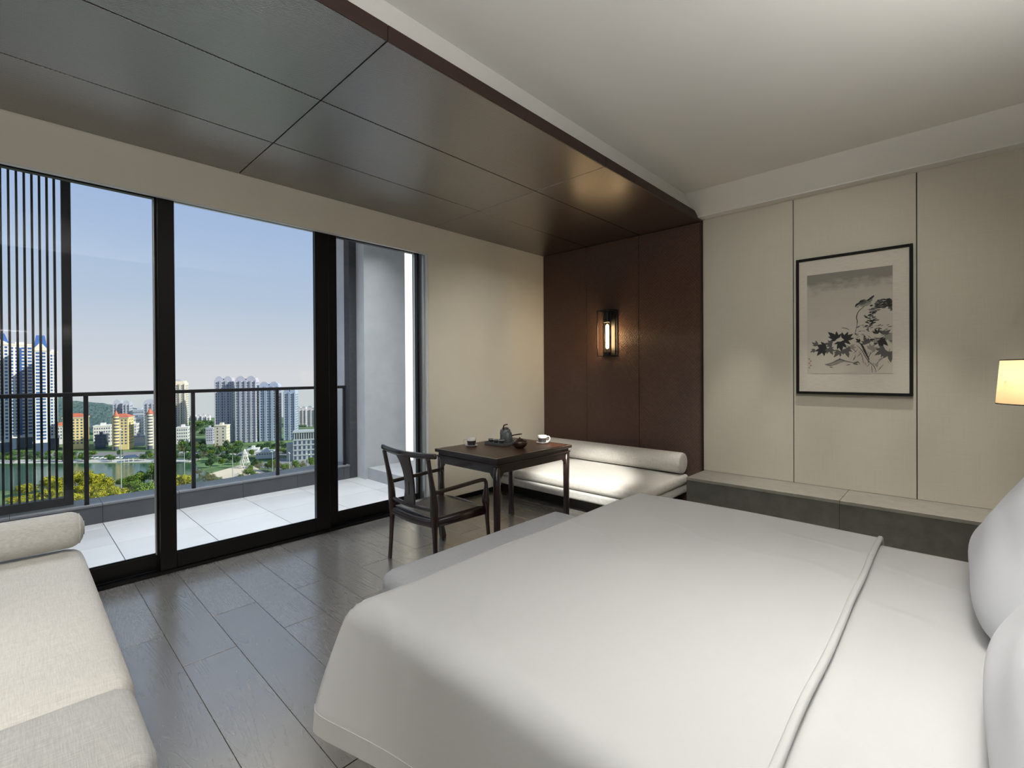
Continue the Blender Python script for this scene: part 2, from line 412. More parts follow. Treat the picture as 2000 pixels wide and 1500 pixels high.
# window wall
ww = B(); box(ww, 2.75, XW+.15, YW, 3.93, -.1, ZC); box(ww, XL, 2.75, YW, 3.735, 2.44, ZC); box(ww, XL, -1.2, YW, 3.93, -.1, 2.44); box(ww, XL, 2.75, 3.87, 3.93, 2.5, ZC)
obj('wall_window', ww, 'wall_beige', label='beige wall around the sliding balcony doors', kind='structure')
obj('baseboard_window', bx(2.76, XW-.03, YW-.012, YW, 0, .045, bev=.002, seg=1), 'black_frame', label='black skirting under the beige wall by the tea table', kind='structure')
tr = B(); box(tr, 2.742, 2.752, 3.701, 3.93, 0, 2.44); box(tr, -1.2, 2.752, 3.701, 3.735, 2.434, 2.4405)
obj('trim_3', tr, 'reveal_white', label='white reveal lining the balcony door opening', kind='structure')
obj('wall_left', bx(XL-.15, XL, YB, 3.93, -.1, ZC), 'wall_plain', label='plain wall beyond the near sofa', kind='structure')
obj('wall_back', bx(XL, XW+.1, YB-.15, YB, -.1, ZC), 'wall_plain', label='plain wall behind the bed head', kind='structure')

# added unseen troughs that only house the upward fill lights
def trough(name, x0, x1, y0, y1, z, label, rods):
    bm = B(); box(bm, x0, x1, y0, y1, z-.03, z-.015)
    for q in ((x0, x1, y0, y0+.01), (x0, x1, y1-.01, y1), (x0, x0+.01, y0, y1), (x1-.01, x1, y0, y1)): box(bm, *q, z-.03, z+.01)
    o = obj(name, bm, 'reveal_white', label=label, kind='structure')
    for x, y in rods: obj('rod', lathe([(.004, z-.02), (.004, ZC)], 8, c=(x, y, 0)), 'black_metal', o)
trough('added_trough_hung', -1.53, .13, -.58, .18, 1.85, 'added white hanging trough under an unseen fill light', ((-1.4, -.2), (0, -.2)))
trough('added_trough_wall', -.62, 2.42, YB, -.50, 1.70, 'added white wall mounted trough under an unseen fill light', ())
# sliding doors
def leaf(idx, x0, x1, y, sl, sr, label, silver=False):
    d = empty('door_%d' % idx, (x0, y, 0), label=label, kind='structure')
    def P(nm, bm, m): 
        o = obj(nm, bm, m, d); o.location = (-x0, -y, 0); return o
    P('stile', bx(x0, x0+sl, y, y+.045, .0, 2.49, bev=.003, seg=1), 'black_frame')
    P('stile', bx(x1-sr, x1, y, y+.045, .0, 2.49, bev=.003, seg=1), 'black_frame')
    P('bottom_rail', bx(x0+sl, x1-sr, y+.002, y+.043, .018, .118, bev=.003, seg=1), 'black_frame')
    P('top_rail', bx(x0+sl, x1-sr, y+.002, y+.043, 2.445, 2.49), 'black_frame')
    P('glazing_bead', bx(x0+sl, x1-sr, y+.008, y+.018, .118, .128), 'black_frame')
    P('pane', bx(x0+sl-.005, x1-sr+.005, y+.022, y+.028, .11, 2.45), 'clear_glass')
    if silver: P('edge_strip', bx(x1-sr-.007, x1-sr, y+.006, y+.03, .118, 2.445), 'silver_trim')
    return d
leaf(1, -.62, .700, 3.800, .07, .062, 'black framed sliding door leaf beside the near sofa', True)
leaf(2, .648, 1.785, 3.750, .088, .112, 'wide middle sliding glass door leaf with broad black stiles')
leaf(3, 1.75, 2.715, 3.800, .128, .024, 'sliding glass door leaf behind the wooden armchair', False)
tk = B(); box(tk, -1.2, 2.742, 3.736, 3.87, -.03, .012); box(tk, -1.2, 2.742, 3.790, 3.796, .012, .02); box(tk, -1.2, 2.742, 3.736, 3.74, .012, .02)
obj('trim_4', tk, 'black_frame', label='black floor track of the sliding doors', kind='structure')
obj('trim_5', bx(2.722, 2.742, 3.745, 3.86, .012, 2.49, bev=.002, seg=1), 'silver_trim', label='silver side channel of the sliding doors', kind='structure')

# ------------------------------------------------------------------ balcony
bf = obj('balcony_floor', bx(XL, 4.0, 3.87, 5.66, -.2, -.056), 'kerb_stone', label='light grey square tiled balcony floor', kind='structure')
ts = .58; ta = None
for i in range(-4, 7):
    for j in range(0, 4):
        x0, y0 = -.03+ts*i, 3.72+ts*j
        x1, y1 = x0+ts, y0+ts
        y0 = max(y0, 3.872); y1 = min(y1, 5.652); x1 = min(x1, 3.85)
        if y1-y0 < .02: continue
        cx_, cy_ = (x0+x1)/2, (y0+y1)/2
        obj('tile', bx(x0-cx_+.0022, x1-cx_-.0022, y0-cy_+.0022, y1-cy_-.0022, -.006, 0, bev=.001, seg=1), 'balcony_tile', bf, loc=(cx_, cy_, -.05))
kb = obj('balcony_kerb', bx(XL, 3.05, 5.662, 5.96, -.2, .105), 'kerb_stone', label='low dark stone kerb under the balcony railing', kind='structure')
for i in range(-4, 6):
    x0 = -.03+ts*i; x1 = min(x0+ts, 2.953)
    if x1 - x0 < .05: continue
    obj('cladding_tile', bx(x0+.001, x1-.001, 5.650, 5.664, -.05, .106, bev=.001, seg=1), 'kerb_stone', kb)
    obj('cap_stone', bx(x0+.001, x1-.001, 5.645, 5.965, .106, .125, bev=.002, seg=1), 'cap_grey', kb)
painted('platform_stone', (.36, .37, .385), .08, .7, 6, .1, 80)
s_ = B(); box(s_, 3.052, 3.66, 5.45, 5.49, -.2, 3.3); box(s_, 3.052, 3.10, 5.49, 5.80, -.2, 3.3)
obj('wall_balcony', s_, 'stucco', label='pale grey stucco end wall of the balcony', kind='structure')
s_ = B(); box(s_, 3.80, 3.95, 5.45, 5.48, -.2, 3.3); box(s_, 3.86, 4.0, 3.93, 5.45, -.2, 3.3)
obj('wall_balcony_side', s_, 'stucco', label='grey stucco side wall beyond the bright slot', kind='structure')
obj('balcony_platform', bx(3.09, 3.86, 3.94, 5.45, -.2, .095, bev=.004), 'platform_stone', label='low pale platform in the balcony corner', kind='structure')
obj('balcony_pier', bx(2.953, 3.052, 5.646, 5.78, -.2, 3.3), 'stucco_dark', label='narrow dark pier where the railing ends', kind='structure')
obj('balcony_fin', bx(2.955, 3.052, 5.78, 6.6, -4, 3.3), 'stucco', label='pale stucco fin projecting past the railing', kind='structure')
obj('balcony_slab', bx(XL-.2, 6, 3.94, 6.2, 3.16, 3.5), 'stucco', label='concrete slab over the balcony', kind='structure')
# white wall added to brighten the slot; building block on the sun side
obj('slot_white_wall', bx(5.7, 7.5, 9, 9.6, -60, 12), 'render_white_wall', label='added white sunlit wall that brightens the balcony slot', kind='structure')
obj('building_block', bx(4.72, 9, -3, 3.9, -60, 6), 'stucco', label='neighbouring part of the same building', kind='structure')

rl = empty('balcony_railing', (1.0, 5.70, .125), label='black metal railing with clear glass standing on the balcony kerb', cat='railing')
def R_(nm, bm, m):
    o = obj(nm, bm, m, rl); o.location = (-1.0, -5.70, -.125); return o
R_('top_rail', bx(-1.6, 2.925, 5.682, 5.722, 1.104, 1.139, bev=.003, seg=1), 'black_metal')
px_ = [-1.19, -.37, .447, 1.265, 2.087, 2.903]
for x in px_: R_('post', bx(x-.016, x+.016, 5.686, 5.718, .125, 1.105, bev=.002, seg=1), 'black_metal')
for a, b in zip(px_, px_[1:]): R_('glass_panel', bx(a+.02, b-.02, 5.699, 5.705, .135, 1.095), 'rail_glass')
lv = empty('louver_screen', (0, 5.84, .125), label='tall black screen of vertical slats outside the railing', cat='screen')
def L_(nm, bm, m):
    o = obj(nm, bm, m, lv); o.location = (0, -5.84, -.125); return o
L_('end_post', bx(.303, .367, 5.80, 5.875, .125, 3.16, bev=.003, seg=1), 'black_metal')
L_('bottom_rail', bx(-1.15, .303, 5.80, 5.875, .125, .20, bev=.003, seg=1), 'black_metal')
sl0 = L_('slat', bx(-.0078, .0078, -.035, .035, .20, 3.16, bev=.001, seg=1), 'black_metal'); sl0.location = (.26, 0, -.125)
for k in range(1, 30):
    share('slat', sl0, lv, (.26-.0463*k, 0, -.125))

# ------------------------------------------------------------------ bed
bed = empty('bed', (1.71, .42, 0), label='king bed on dark base with white mattress, foot towards the balcony', cat='bed')
def b_(nm, bm, m, **k):
    o = obj(nm, bm, m, bed, **k); o.location = (-1.71, -.42, 0); return o
b_('base', bx(.85, 2.57, -.64, 1.40, .0, .24, bev=.01), 'dark_wood')
mt = cushion(1.80, 2.0, .27, .05, .0, 16); bmesh.ops.translate(mt, verts=mt.verts, vec=(1.71, .42, .24)); b_('mattress', mt, 'white_cotton', smooth=True)
b_('headboard', bx(.60, 2.82, -.79, -.70, .0, 1.15, bev=.03, seg=3), 'linen_grey')

def drape(x0, x1, y0, y1, ztop, r, drops, flare, da=.02, seg=None, off=0, yband=None, wob=.005, p=3, seed=0, corner=0):
    """cloth lying on a box, hanging on each side: drops = (left, right, near, far)"""
    def axis(a, lo, hi, dl, dh):
        # returns position along axis, drop, outward sign
        L = hi-lo
        def bend(t):
            if t <= 0: return 0, 0
            if t < r*PI/2: return r*math.sin(t/r), r*(1-math.cos(t/r))
            return r, r+(t-r*PI/2)
        if a < lo+r: o_, d_ = bend(lo+r-a); return lo+r-o_, d_, -1
        if a > hi-r: o_, d_ = bend(a-hi+r); return hi-r+o_, d_, 1
        return a, 0, 0
    def steps(lo, hi, dl, dh):
        ex = r*(PI/2-1)
        A = lo-dl-ex if dl else lo+r; Z = hi+dh+ex if dh else hi-r
        n_ = max(2, int((Z-A)/da)); return [A+(Z-A)*i/n_ for i in range(n_+1)]
    U, V = steps(x0, x1, drops[0], drops[1]), steps(y0, y1, drops[2], drops[3])
    vs_, fs = [], []
    rnd = random.Random(seed); ph = [rnd.uniform(0, 6.28) for _ in range(6)]
    for v in V:
        for u in U:
            X, dx_, sx_ = axis(u, x0, x1, drops[0], drops[1]); Y, dy_, sy_ = axis(v, y0, y1, drops[2], drops[3])
            d_ = (dx_**p+dy_**p)**(1/p)
            fl_ = flare*max(0, d_-r)
            wv = math.sin(v*7+ph[0])*.018*max(0, dx_-r)/.3; wv2 = math.sin(u*6+ph[1])*.018*max(0, dy_-r)/.3
            cs = 1.0
            if dx_ > 0 and dy_ > 0:
                cs = 1/(1+.12*min(dx_, dy_)/max(dx_, dy_))
            ox = sx_*(fl_*(dx_/(d_+1e-6))+wv); oy = sy_*(fl_*(dy_/(d_+1e-6))+wv2)
            if corner and sx_: ox += sx_*corner*min(1, dx_/.34)*math.exp(-max(0, y1-Y)/.28)
            if corner and sy_ > 0: oy += .4*corner*min(1, dy_/.34)*(math.exp(-max(0, X-x0)/.25)+math.exp(-max(0, x1-X)/.25))
            z = ztop-d_*cs if cs < 1 else ztop-d_
            z += wob*(math.sin(u*3.1+ph[2])*math.sin(v*2.7+ph[3])+.5*math.sin(u*7+v*4+ph[4]))
            vs_.append((X+ox+sx_*off, Y+oy+sy_*off, z+(off if not (sx_ or sy_) else 0)))
    W_ = len(U)
    for j in range(len(V)-1):
        for i in range(W_-1): fs.append((j*W_+i, j*W_+i+1, (j+1)*W_+i+1, (j+1)*W_+i))
    return vs_, fs, U, V
def thick(o, t):
    md = o.modifiers.new('thickness', 'SOLIDIFY'); md.thickness = t; md.offset = -1
vs_, fs, U, V = drape(.795, 2.665, -.66, .40, .526, .05, (.27, .27, 0, 0), .10, .025, wob=.003, seed=3)
sh = obj('bed_sheet', (vs_, fs), 'white_cotton', smooth=True, label='smooth white sheet over the mattress between duvet edge and pillows', cat='sheet'); thick(sh, .004)
vs_, fs, U, V = drape(.765, 2.70, .175, 1.475, .556, .075, (.325, .33, 0, .33), .05, .02, wob=.005, seed=5, p=4, corner=.085)
dv = obj('duvet', (vs_, fs), 'white_cotton', smooth=True, label='plump white duvet spread over the foot of the bed', cat='duvet'); thick(dv, .012)
# hem band and folded edge as parts of the duvet
W_ = len(U); H_ = len(V)
def band(cols, offv):
    vv, ff = [], []
    return vv, ff
def strip(idx_a, idx_b, off):
    vv = []; ff = []
    for ia, ib in zip(idx_a, idx_b):
        A_, B__ = Vector(vs_[ia]), Vector(vs_[ib])
        vv += [tuple(A_+off), tuple(B__+off)]
    for i in range(len(idx_a)-1): ff.append((2*i, 2*i+1, 2*i+3, 2*i+2))
    return vv, ff
vv, ff = strip([j*W_ for j in range(H_)], [j*W_+3 for j in range(H_)], Vector((-.002, 0, 0)))
o = obj('hem', (vv, ff), 'white_cotton', dv); thick(o, .002)
vv, ff = strip([j*W_+W_-1 for j in range(H_)], [j*W_+W_-4 for j in range(H_)], Vector((.003, 0, 0)))
o = obj('hem', (vv, ff), 'white_cotton', dv); thick(o, .002)
vv, ff = strip([(H_-1)*W_+i for i in range(W_)], [(H_-4)*W_+i for i in range(W_)], Vector((0, .003, 0)))
o = obj('hem', (vv, ff), 'white_cotton', dv); thick(o, .002)
ed = [vs_[i] for i in range(0, W_, 2)]
path = [(p_[0]+(-.002 if p_[0] < 1.7 else .002), p_[1]+.0015*math.sin(i*.4), p_[2]-.004+.0008*math.sin(i*.7)) for i, p_ in enumerate(ed) if p_[2] > .28]
obj('folded_edge', sweep(smoothpath(path, 2), (.009, .011)), 'white_cotton', dv, smooth=True)

def pillow(w_, h_, t_, loc, rx, label):
    bm = B(); n_ = 20; top, bot = {}, {}
    for i in range(-n_, n_+1):
        for j in range(-n_, n_+1):
            a, b = math.sin(i/n_*PI/2), math.sin(j/n_*PI/2); rho = max(abs(a), abs(b))
            if rho > 0:
                c_, s_ = a/rho, b/rho; q = (abs(c_)**5+abs(s_)**5)**(1/5); x, y = a/q, b/q
            else: x = y = 0
            pin = 1-.05*(1-min(1, abs(x))**2)*abs(y)**4; pin2 = 1-.05*(1-min(1, abs(y))**2)*abs(x)**4
            th = t_/2*max(0, 1-rho**2.3)**.55
            wr = .006*math.sin(7*x+3*y+loc[0]*5)*(1-rho)+.004*math.sin(11*y-4*x)*(1-rho)
            P_ = (x*w_/2*pin2, y*h_/2*pin)
            top[i, j] = bm.verts.new((*P_, th+wr))
            bot[i, j] = top[i, j] if rho > .9999 else bm.verts.new((*P_, -th+wr))
    for i in range(-n_, n_):
        for j in range(-n_, n_):
            bm.faces.new((top[i, j], top[i+1, j], top[i+1, j+1], top[i, j+1])); bm.faces.new((bot[i, j], bot[i, j+1], bot[i+1, j+1], bot[i+1, j]))
    o = obj('pillow', bm, 'white_pillow', smooth=True, label=label, cat='pillow')
    o.location = loc; o.rotation_euler = (rx, 0, 0)
    pip = []
    for k in range(97):
        an = 2*PI*k/96; a, b = math.cos(an), math.sin(an); q = (abs(a)**5+abs(b)**5)**(1/5); x, y = a/q, b/q
        pip.append((x*w_/2*(1-.05*(1-min(1, abs(y))**2)*abs(x)**4), y*h_/2*(1-.05*(1-min(1, abs(x))**2)*abs(y)**4), 0))
    obj('piping', sweep(pip, .0035, n=6, cap=False), 'white_pillow', o, smooth=True)
    return o
RX = math.radians(120)
pillow(.90, .54, .23, (2.19, -.195, .772), RX, 'plump white pillow next to the stone ledge, in the front row')
pillow(.90, .54, .23, (1.25, -.205, .772), RX, 'plump white pillow on the bed side away from the stone ledge, in the front row')
pillow(.90, .54, .18, (2.19, -.462, .785), RX, 'white pillow against the headboard next to the stone ledge')
pillow(.90, .54, .18, (1.25, -.472, .785), RX, 'white pillow against the headboard away from the stone ledge')

# bench at the foot of the bed
fb = empty('bed_bench', (1.69, 1.70, 0), label='low grey upholstered bench standing at the foot of the bed', cat='bench')
bm = cushion(1.235, .235, .20, .055, .006, 14); bmesh.ops.translate(bm, verts=bm.verts, vec=(0, 0, .25)); obj('seat', bm, 'grey_velvet', fb, smooth=True)
obj('base', bx(-.58, .58, -.095, .095, .17, .255, bev=.004, seg=1), 'grey_velvet', fb)
for x in (-.55, .55):
    for y in (-.08, .08): obj('leg', sweep([(x, y, 0), (x, y, .18)], [(.014, .014), (.018, .018)], up=(0, 1, 0), n=8), 'dark_wood', fb, smooth=True)

# ------------------------------------------------------------------ near sofa (daybed by the window)
sf = empty('sofa', (-.26, 2.4, 0), label='beige linen daybed sofa along the sliding door', cat='sofa')
obj('base', bx(-.50, .475, -.99, 1.12, .04, .20, bev=.008), 'linen_beige', sf)
bm = cushion(1.02, 1.62, .20, .07, .012, 16); bmesh.ops.translate(bm, verts=bm.verts, vec=(0, .185, .20)); obj('seat_cushion', bm, 'linen_beige', sf, smooth=True)
bm = cushion(1.01, .40, .215, .055, .014, 14); bmesh.ops.translate(bm, verts=bm.verts, vec=(-.01, -.838, .20)); obj('end_cushion', bm, 'linen_grey', sf, smooth=True)
bm = B(); box(bm, -.44, .42, -.9, 1.0, 0, .04); obj('plinth', bm, 'dark_wood', sf)
def bolster(length, rad, rr, parent=None, mt_='linen_beige', **k):
    end = [(rad-rr+rr*math.sin(a), rr-rr*math.cos(a)) for a in [PI/2*i/6 for i in range(7)]]
    pr = [(0, -.004), (rad*.4, -.003)]+end+[(rad*1.006, length*.3), (rad*1.006, length*.7)]+[(r_, length-z_) for r_, z_ in end[::-1]]+[(rad*.4, length+.003), (0, length+.004)]
    o = obj('bolster_cushion', lathe(pr, 44), mt_, parent, smooth=True, **k)
    q = rad-rr*.29
    for z in (rr*.29, length-rr*.29):
        obj('piping', sweep([(q*math.cos(2*PI*i/40), q*math.sin(2*PI*i/40), z) for i in range(41)], .0028, n=6, cap=False), mt_, o, smooth=True)
    return o
bo = bolster(1.03, .090, .058, label='beige round bolster lying at the window end of the near sofa', cat='bolster')
bo.location = (-.785, 3.315, .502); bo.rotation_euler = (0, PI/2, 0)

# ------------------------------------------------------------------ daybed under the woven wall
db = empty('daybed', (4.0, 2.76, 0), label='low linen daybed against the dark woven wood wall', cat='daybed')
DY = 1.74
obj('plinth', bx(-.32, .46, -.80, .88, 0, .125), 'dark_void', db)
bm = cushion(.955, DY, .085, .025, 0, 14); bmesh.ops.translate(bm, verts=bm.verts, vec=(-.003, 0, .125)); obj('base_cushion', bm, 'linen_grey', db, smooth=True)
bm = cushion(.965, DY+.02, .10, .04, .008, 16); bmesh.ops.translate(bm, verts=bm.verts, vec=(-.003, 0, .21)); obj('seat_cushion', bm, 'linen_beige', db, smooth=True)
bo = bolster(1.72, .10, .022, label='long round linen bolster lying along the woven wood wall', cat='bolster')
bo.location = (4.378, 3.615, .420); bo.rotation_euler = (PI/2, 0, 0)

# ------------------------------------------------------------------ tea table
TX, TY, TH = 2.717, 2.652, .70
tb = empty('tea_table', (TX, TY, 0), label='dark wooden Chinese style tea table with curved aprons beside the daybed', cat='table')
hx, hy = .437, .348
o = obj('table_top', bx(-hx, hx, -hy, hy, TH-.026, TH-.001, bev=.005, seg=2), 'dark_wood', tb)
obj('top_panel', bx(-hx+.03, hx-.03, -hy+.03, hy-.03, TH-.004, TH, bev=.001, seg=1), 'table_wood', tb)
obj('waist', bx(-hx+.022, hx-.022, -hy+.022, hy-.022, TH-.05, TH-.026), 'dark_wood', tb)
for nm_, q_ in (('bead', (-hx+.008, hx-.008, -hy+.008, hy-.008)),): obj(nm_, bx(*q_, TH-.062, TH-.049, bev=.005, seg=3), 'dark_wood', tb)
def apron(L):
    # outline in (along, z): straight top, bottom edge running into the legs with a curve
    zt, zb = TH-.055, TH-.112; pts = [(-L, zt), (L, zt)]
    for k in range(7):
        a = PI/2*k/6; pts.append((L-.045*math.sin(a)*1.0, zb-.055*(1-math.sin(a))))
    for k in range(7):
        a = PI/2*(1-k/6); pts.append((-L+.045*math.sin(a), zb-.055*(1-math.sin(a))))
    return pts
for s in (-1, 1):
    obj('apron', prism(apron(hx-.045), 'y', s*(hy-.030)-.011, s*(hy-.030)+.011), 'dark_wood', tb)
    obj('apron', prism(apron(hy-.045), 'x', s*(hx-.030)-.011, s*(hx-.030)+.011), 'dark_wood', tb)
for sx_ in (-1, 1):
    for sy_ in (-1, 1):
        cx_, cy_ = sx_*(hx-.035), sy_*(hy-.035)
        zz = [TH-.05, .5, .25, .09, .045, .012, 0]; ww_ = [.0235, .0225, .021, .020, .023, .025, .022]
        sh_ = [0, 0, 0, 0, -.004, -.008, -.008]
        p_ = [(cx_+sx_*d, cy_+sy_*d, z) for z, d in zip(zz, sh_)]
        obj('leg', sweep(p_, [(a, a) for a in ww_], up=(0, 1, 0), n=16), 'dark_wood', tb, smooth=True)

# ------------------------------------------------------------------ armchair (faces the table, +x)
ch = empty('armchair', (2.05, 2.63, 0), label='dark wooden low backed armchair with slotted splat at the tea table', cat='chair')
def C_(nm, bm, **k): return obj(nm, bm, 'dark_wood', ch, smooth=True, **k)
SW, ZSEAT = .238, .37
# seat frame panel: slightly dished, trapezoid
pts = [(-.235, -.232), (.195, -.25), (.195, .25), (-.235, .232)]
bm = B(); nx, ny = 12, 12; g = []
for i in range(nx+1):
    row = []
    for j in range(ny+1):
        a, b = i/nx, j/ny; x = -.235+.43*a; hw = .232+.018*a; y = -hw+2*hw*b
        d = -.010*(1-(2*a-1)**2)*(1-(2*b-1)**2)
        row.append(bm.verts.new((x, y, ZSEAT+d)))
    g.append(row)
for i in range(nx):
    for j in range(ny): bm.faces.new((g[i][j], g[i+1][j], g[i+1][j+1], g[i][j+1]))
st = C_('seat', bm); md = st.modifiers.new('t', 'SOLIDIFY'); md.thickness = .022; md.offset = -1
for s in (-1, 1):
    C_('seat_rail', sweep([(-.235, s*.232, ZSEAT-.028), (.195, s*.25, ZSEAT-.028)], [(.012, .026)]*2))
C_('seat_rail', sweep(smoothpath([(.198, -.25, ZSEAT-.028), (.203, 0, ZSEAT-.020), (.198, .25, ZSEAT-.028)]), (.012, .026)))
C_('seat_rail', sweep(smoothpath([(-.238, -.235, ZSEAT-.026), (-.252, 0, ZSEAT-.034), (-.238, .235, ZSEAT-.026)]), (.012, .027)))
for s in (-1, 1):
    # rear leg running on as the back post
    p_ = smoothpath([(-.245, s*.262, 0), (-.240, s*.250, .18), (-.238, s*.240, .36), (-.246, s*.242, .52), (-.278, s*.247, .69), (-.292, s*.25, .765)])
    n_ = len(p_)
    C_('back_leg', sweep(p_, [(.012+.010*math.exp(-((i/n_-.48)/.16)**2), .013+.010*math.exp(-((i/n_-.48)/.16)**2)) for i in range(n_)], up=(0, 1, 0)))
    # front leg running on as the arm post
    p_ = smoothpath([(.226, s*.268, 0), (.212, s*.258, .18), (.203, s*.250, .35), (.198, s*.247, .42), (.205, s*.246, .50), (.203, s*.245, .535), (.188, s*.244, .552)])
    n_ = len(p_)
    C_('front_leg', sweep(p_, [(.011+.012*math.exp(-((i/n_-.46)/.14)**2), .012+.012*math.exp(-((i/n_-.46)/.14)**2)) for i in range(n_)], up=(0, 1, 0)))
    C_('armrest', sweep(smoothpath([(.196, s*.2445, .549), (.15, s*.245, .556), (-.05, s*.245, .548), (-.252, s*.243, .540)]), (.0115, .0125)))
pc = smoothpath([(-.272, -.30, .782), (-.296, -.20, .778), (-.322, 0, .776), (-.296, .20, .778), (-.272, .30, .782)], 8); n_ = len(pc)
C_('crest_rail', sweep(pc, [(.013, .016+.003*math.sin(PI*i/(n_-1))) for i in range(n_)], n=14))
C_('lower_back_rail', sweep(smoothpath([(-.240, -.235, .43), (-.258, 0, .425), (-.240, .235, .43)]), (.011, .013)))
# splat: curved slatted board with a long slot, flared to the crest
bm = B(); zs = [.425+.345*i/20 for i in range(21)]
def splat_x(z): t = (z-.425)/.345; return -.262+.022*math.sin(PI*t*.9)-.058*t**1.5
def splat_w(z): t = (z-.425)/.345; return .062-.012*math.sin(PI*min(1, t*1.1))+.016*max(0, t-.86)/.14
for a, b in zip(zs, zs[1:]):
    mid = (a+b)/2; slot = .50 < mid < .585
    for lo, hi in (((-1, -.075), (.075, 1)) if slot else ((-1, 1),)):
        q = []
        for z in (a, b):
            for sd in (lo, hi):
                for dx in (-.006, .006):
                    q.append(bm.verts.new((splat_x(z)+dx, sd*splat_w(z), z)))
        # q: a-lo-,a-lo+,a-hi-,a-hi+,b...
        for fc in ((0, 2, 6, 4), (1, 5, 7, 3), (0, 4, 5, 1), (2, 3, 7, 6), (0, 1, 3, 2), (4, 6, 7, 5)): bm.faces.new([q[i] for i in fc])
bmesh.ops.remove_doubles(bm, verts=bm.verts, dist=1e-5)
obj('back_splat', bm, 'dark_wood', ch)

# ------------------------------------------------------------------ tea things
def ztab(z): return TH+z
def cup(name, loc, rz, label):
    t_ = empty(name, (loc[0], loc[1], TH), rz, label=label, cat='cup')
    obj('bowl', lathe([(0, .012), (.026, .012), (.029, .014), (.036, .052), (.039, .074), (.037, .074), (.034, .052), (.027, .017), (0, .016)], 32), 'white_ceramic', t_, smooth=True)
    obj('printed_band', lathe([(.0295, .015), (.0366, .050), (.0374, .055), (.0362, .050), (.0290, .015)], 32), 'printed_band', t_, smooth=True)
    pth = smoothpath([(.036, 0, .062), (.052, 0, .066), (.063, 0, .054), (.060, 0, .034), (.046, 0, .024), (.032, 0, .026)], 5)
    obj('handle', sweep(pth, (.0042, .0036), n=8, up=(0, 1, 0)), 'white_ceramic', t_, smooth=True)
    return t_
def saucer(loc, label):
    o = obj('saucer', lathe([(0, .002), (.026, .002), (.030, 0), (.034, .001), (.052, .011), (.051, .0125), (.033, .004), (.026, .0035), (0, .0035)], 32), 'white_ceramic', smooth=True, loc=(loc[0], loc[1], TH), label=label, cat='saucer')
    return o
c1, c2 = (2.545, 2.86), (3.045, 2.53)
saucer(c1, 'small white saucer under the cup on the chair side of the table'); cup('tea_cup', c1, math.radians(130), 'white mug with dark printed band on the chair side of the table').location.z = TH-.008
saucer(c2, 'small white saucer under the cup on the daybed side of the table'); cup('tea_cup', c2, math.radians(-40), 'white mug with dark printed band on the daybed side of the table').location.z = TH-.008
# tray with kettle and three bowls
ty = empty('tea_tray', (2.805, 2.755, TH), math.radians(4), label='dark rectangular tea tray with raised rim', cat='tray')
TLX, TLY = .118, .105
obj('tray_base', bx(-TLX, TLX, -TLY, TLY, 0, .012, bev=.003), 'grey_ceramic', ty)
for a in ((-TLX, TLX, -TLY, -TLY+.008), (-TLX, TLX, TLY-.008, TLY), (-TLX, -TLX+.008, -TLY+.008, TLY-.008), (TLX-.008, TLX, -TLY+.008, TLY-.008)):
    obj('rim', bx(a[0], a[1], a[2], a[3], .010, .024, bev=.002), 'grey_ceramic', ty)
for k in range(3):
    o = empty('tea_bowl', (2.722, 2.815-.060*k, TH+.0125), label=('tiny dark tea bowl at the wall end of the row on the tray', 'middle tiny dark tea bowl of the row on the tray', 'tiny dark tea bowl at the squat jar end of the row on the tray')[k], cat='bowl', group='tea bowls on the tray')
    obj('bowl', lathe([(0, .004), (.012, .004), (.013, 0), (.015, .0), (.020, .018), (.026, .034), (.0245, .034), (.018, .018), (.011, .008), (0, .007)], 24), 'dark_ceramic', o, smooth=True)
    obj('rim', lathe([(.0245, .033), (.0262, .033), (.0262, .0352), (.0245, .0352), (.0245, .033)], 24), 'white_ceramic', o, smooth=True)
kt = empty('teapot', (2.835, 2.735, TH+.0125), math.radians(-62), label='dark grey side handled teapot on the tray', cat='teapot')
obj('body', lathe([(0, 0), (.040, 0), (.044, .004), (.041, .045), (.036, .080), (.034, .083), (.030, .083), (.030, .080), (0, .080)], 32), 'grey_ceramic', kt, smooth=True)
obj('lid', lathe([(.031, .081), (.030, .087), (.012, .091), (.006, .092), (.007, .100), (.009, .104), (0, .106)], 32), 'grey_ceramic', kt, smooth=True)
obj('spout', sweep(smoothpath([(-.034, 0, .050), (-.050, 0, .064), (-.062, 0, .080)], 4), [(.011, .011)]*4+[(.007, .007)]*5, n=10, up=(0, 1, 0)), 'grey_ceramic', kt, smooth=True)
obj('side_handle', sweep([(.036, .0, .055), (.06, .0, .062), (.105, 0, .070), (.125, 0, .073)], [(.007, .006), (.006, .005), (.008, .006), (.006, .004)], n=10), 'brown_ceramic', kt, smooth=True)
cn = empty('tea_kettle', (2.955, 2.875, TH), math.radians(20), label='tall grey tea canister with dark bar handle behind the tray', cat='canister')
obj('body', lathe([(0, 0), (.045, 0), (.048, .004), (.047, .085), (.040, .100), (.028, .104), (0, .104)], 32), 'grey_ceramic', cn, smooth=True)
obj('lid', lathe([(.030, .102), (.030, .112), (.012, .116), (0, .116)], 28), 'dark_ceramic', cn, smooth=True)
obj('handle', sweep(smoothpath([(-.040, 0, .095), (-.036, 0, .130), (0, 0, .138), (.038, 0, .136)], 5), (.006, .006), n=8, up=(0, 1, 0)), 'brown_ceramic', cn, smooth=True)
pt = empty('tea_jar', (2.735, 2.505, TH), label='round squat brown glazed jar on the table', cat='jar')
obj('body', lathe([(0, 0), (.030, 0), (.034, .003), (.052, .018), (.060, .036), (.056, .056), (.044, .066), (.028, .069), (.024, .068), (0, .068)], 36), 'brown_ceramic', pt, smooth=True)
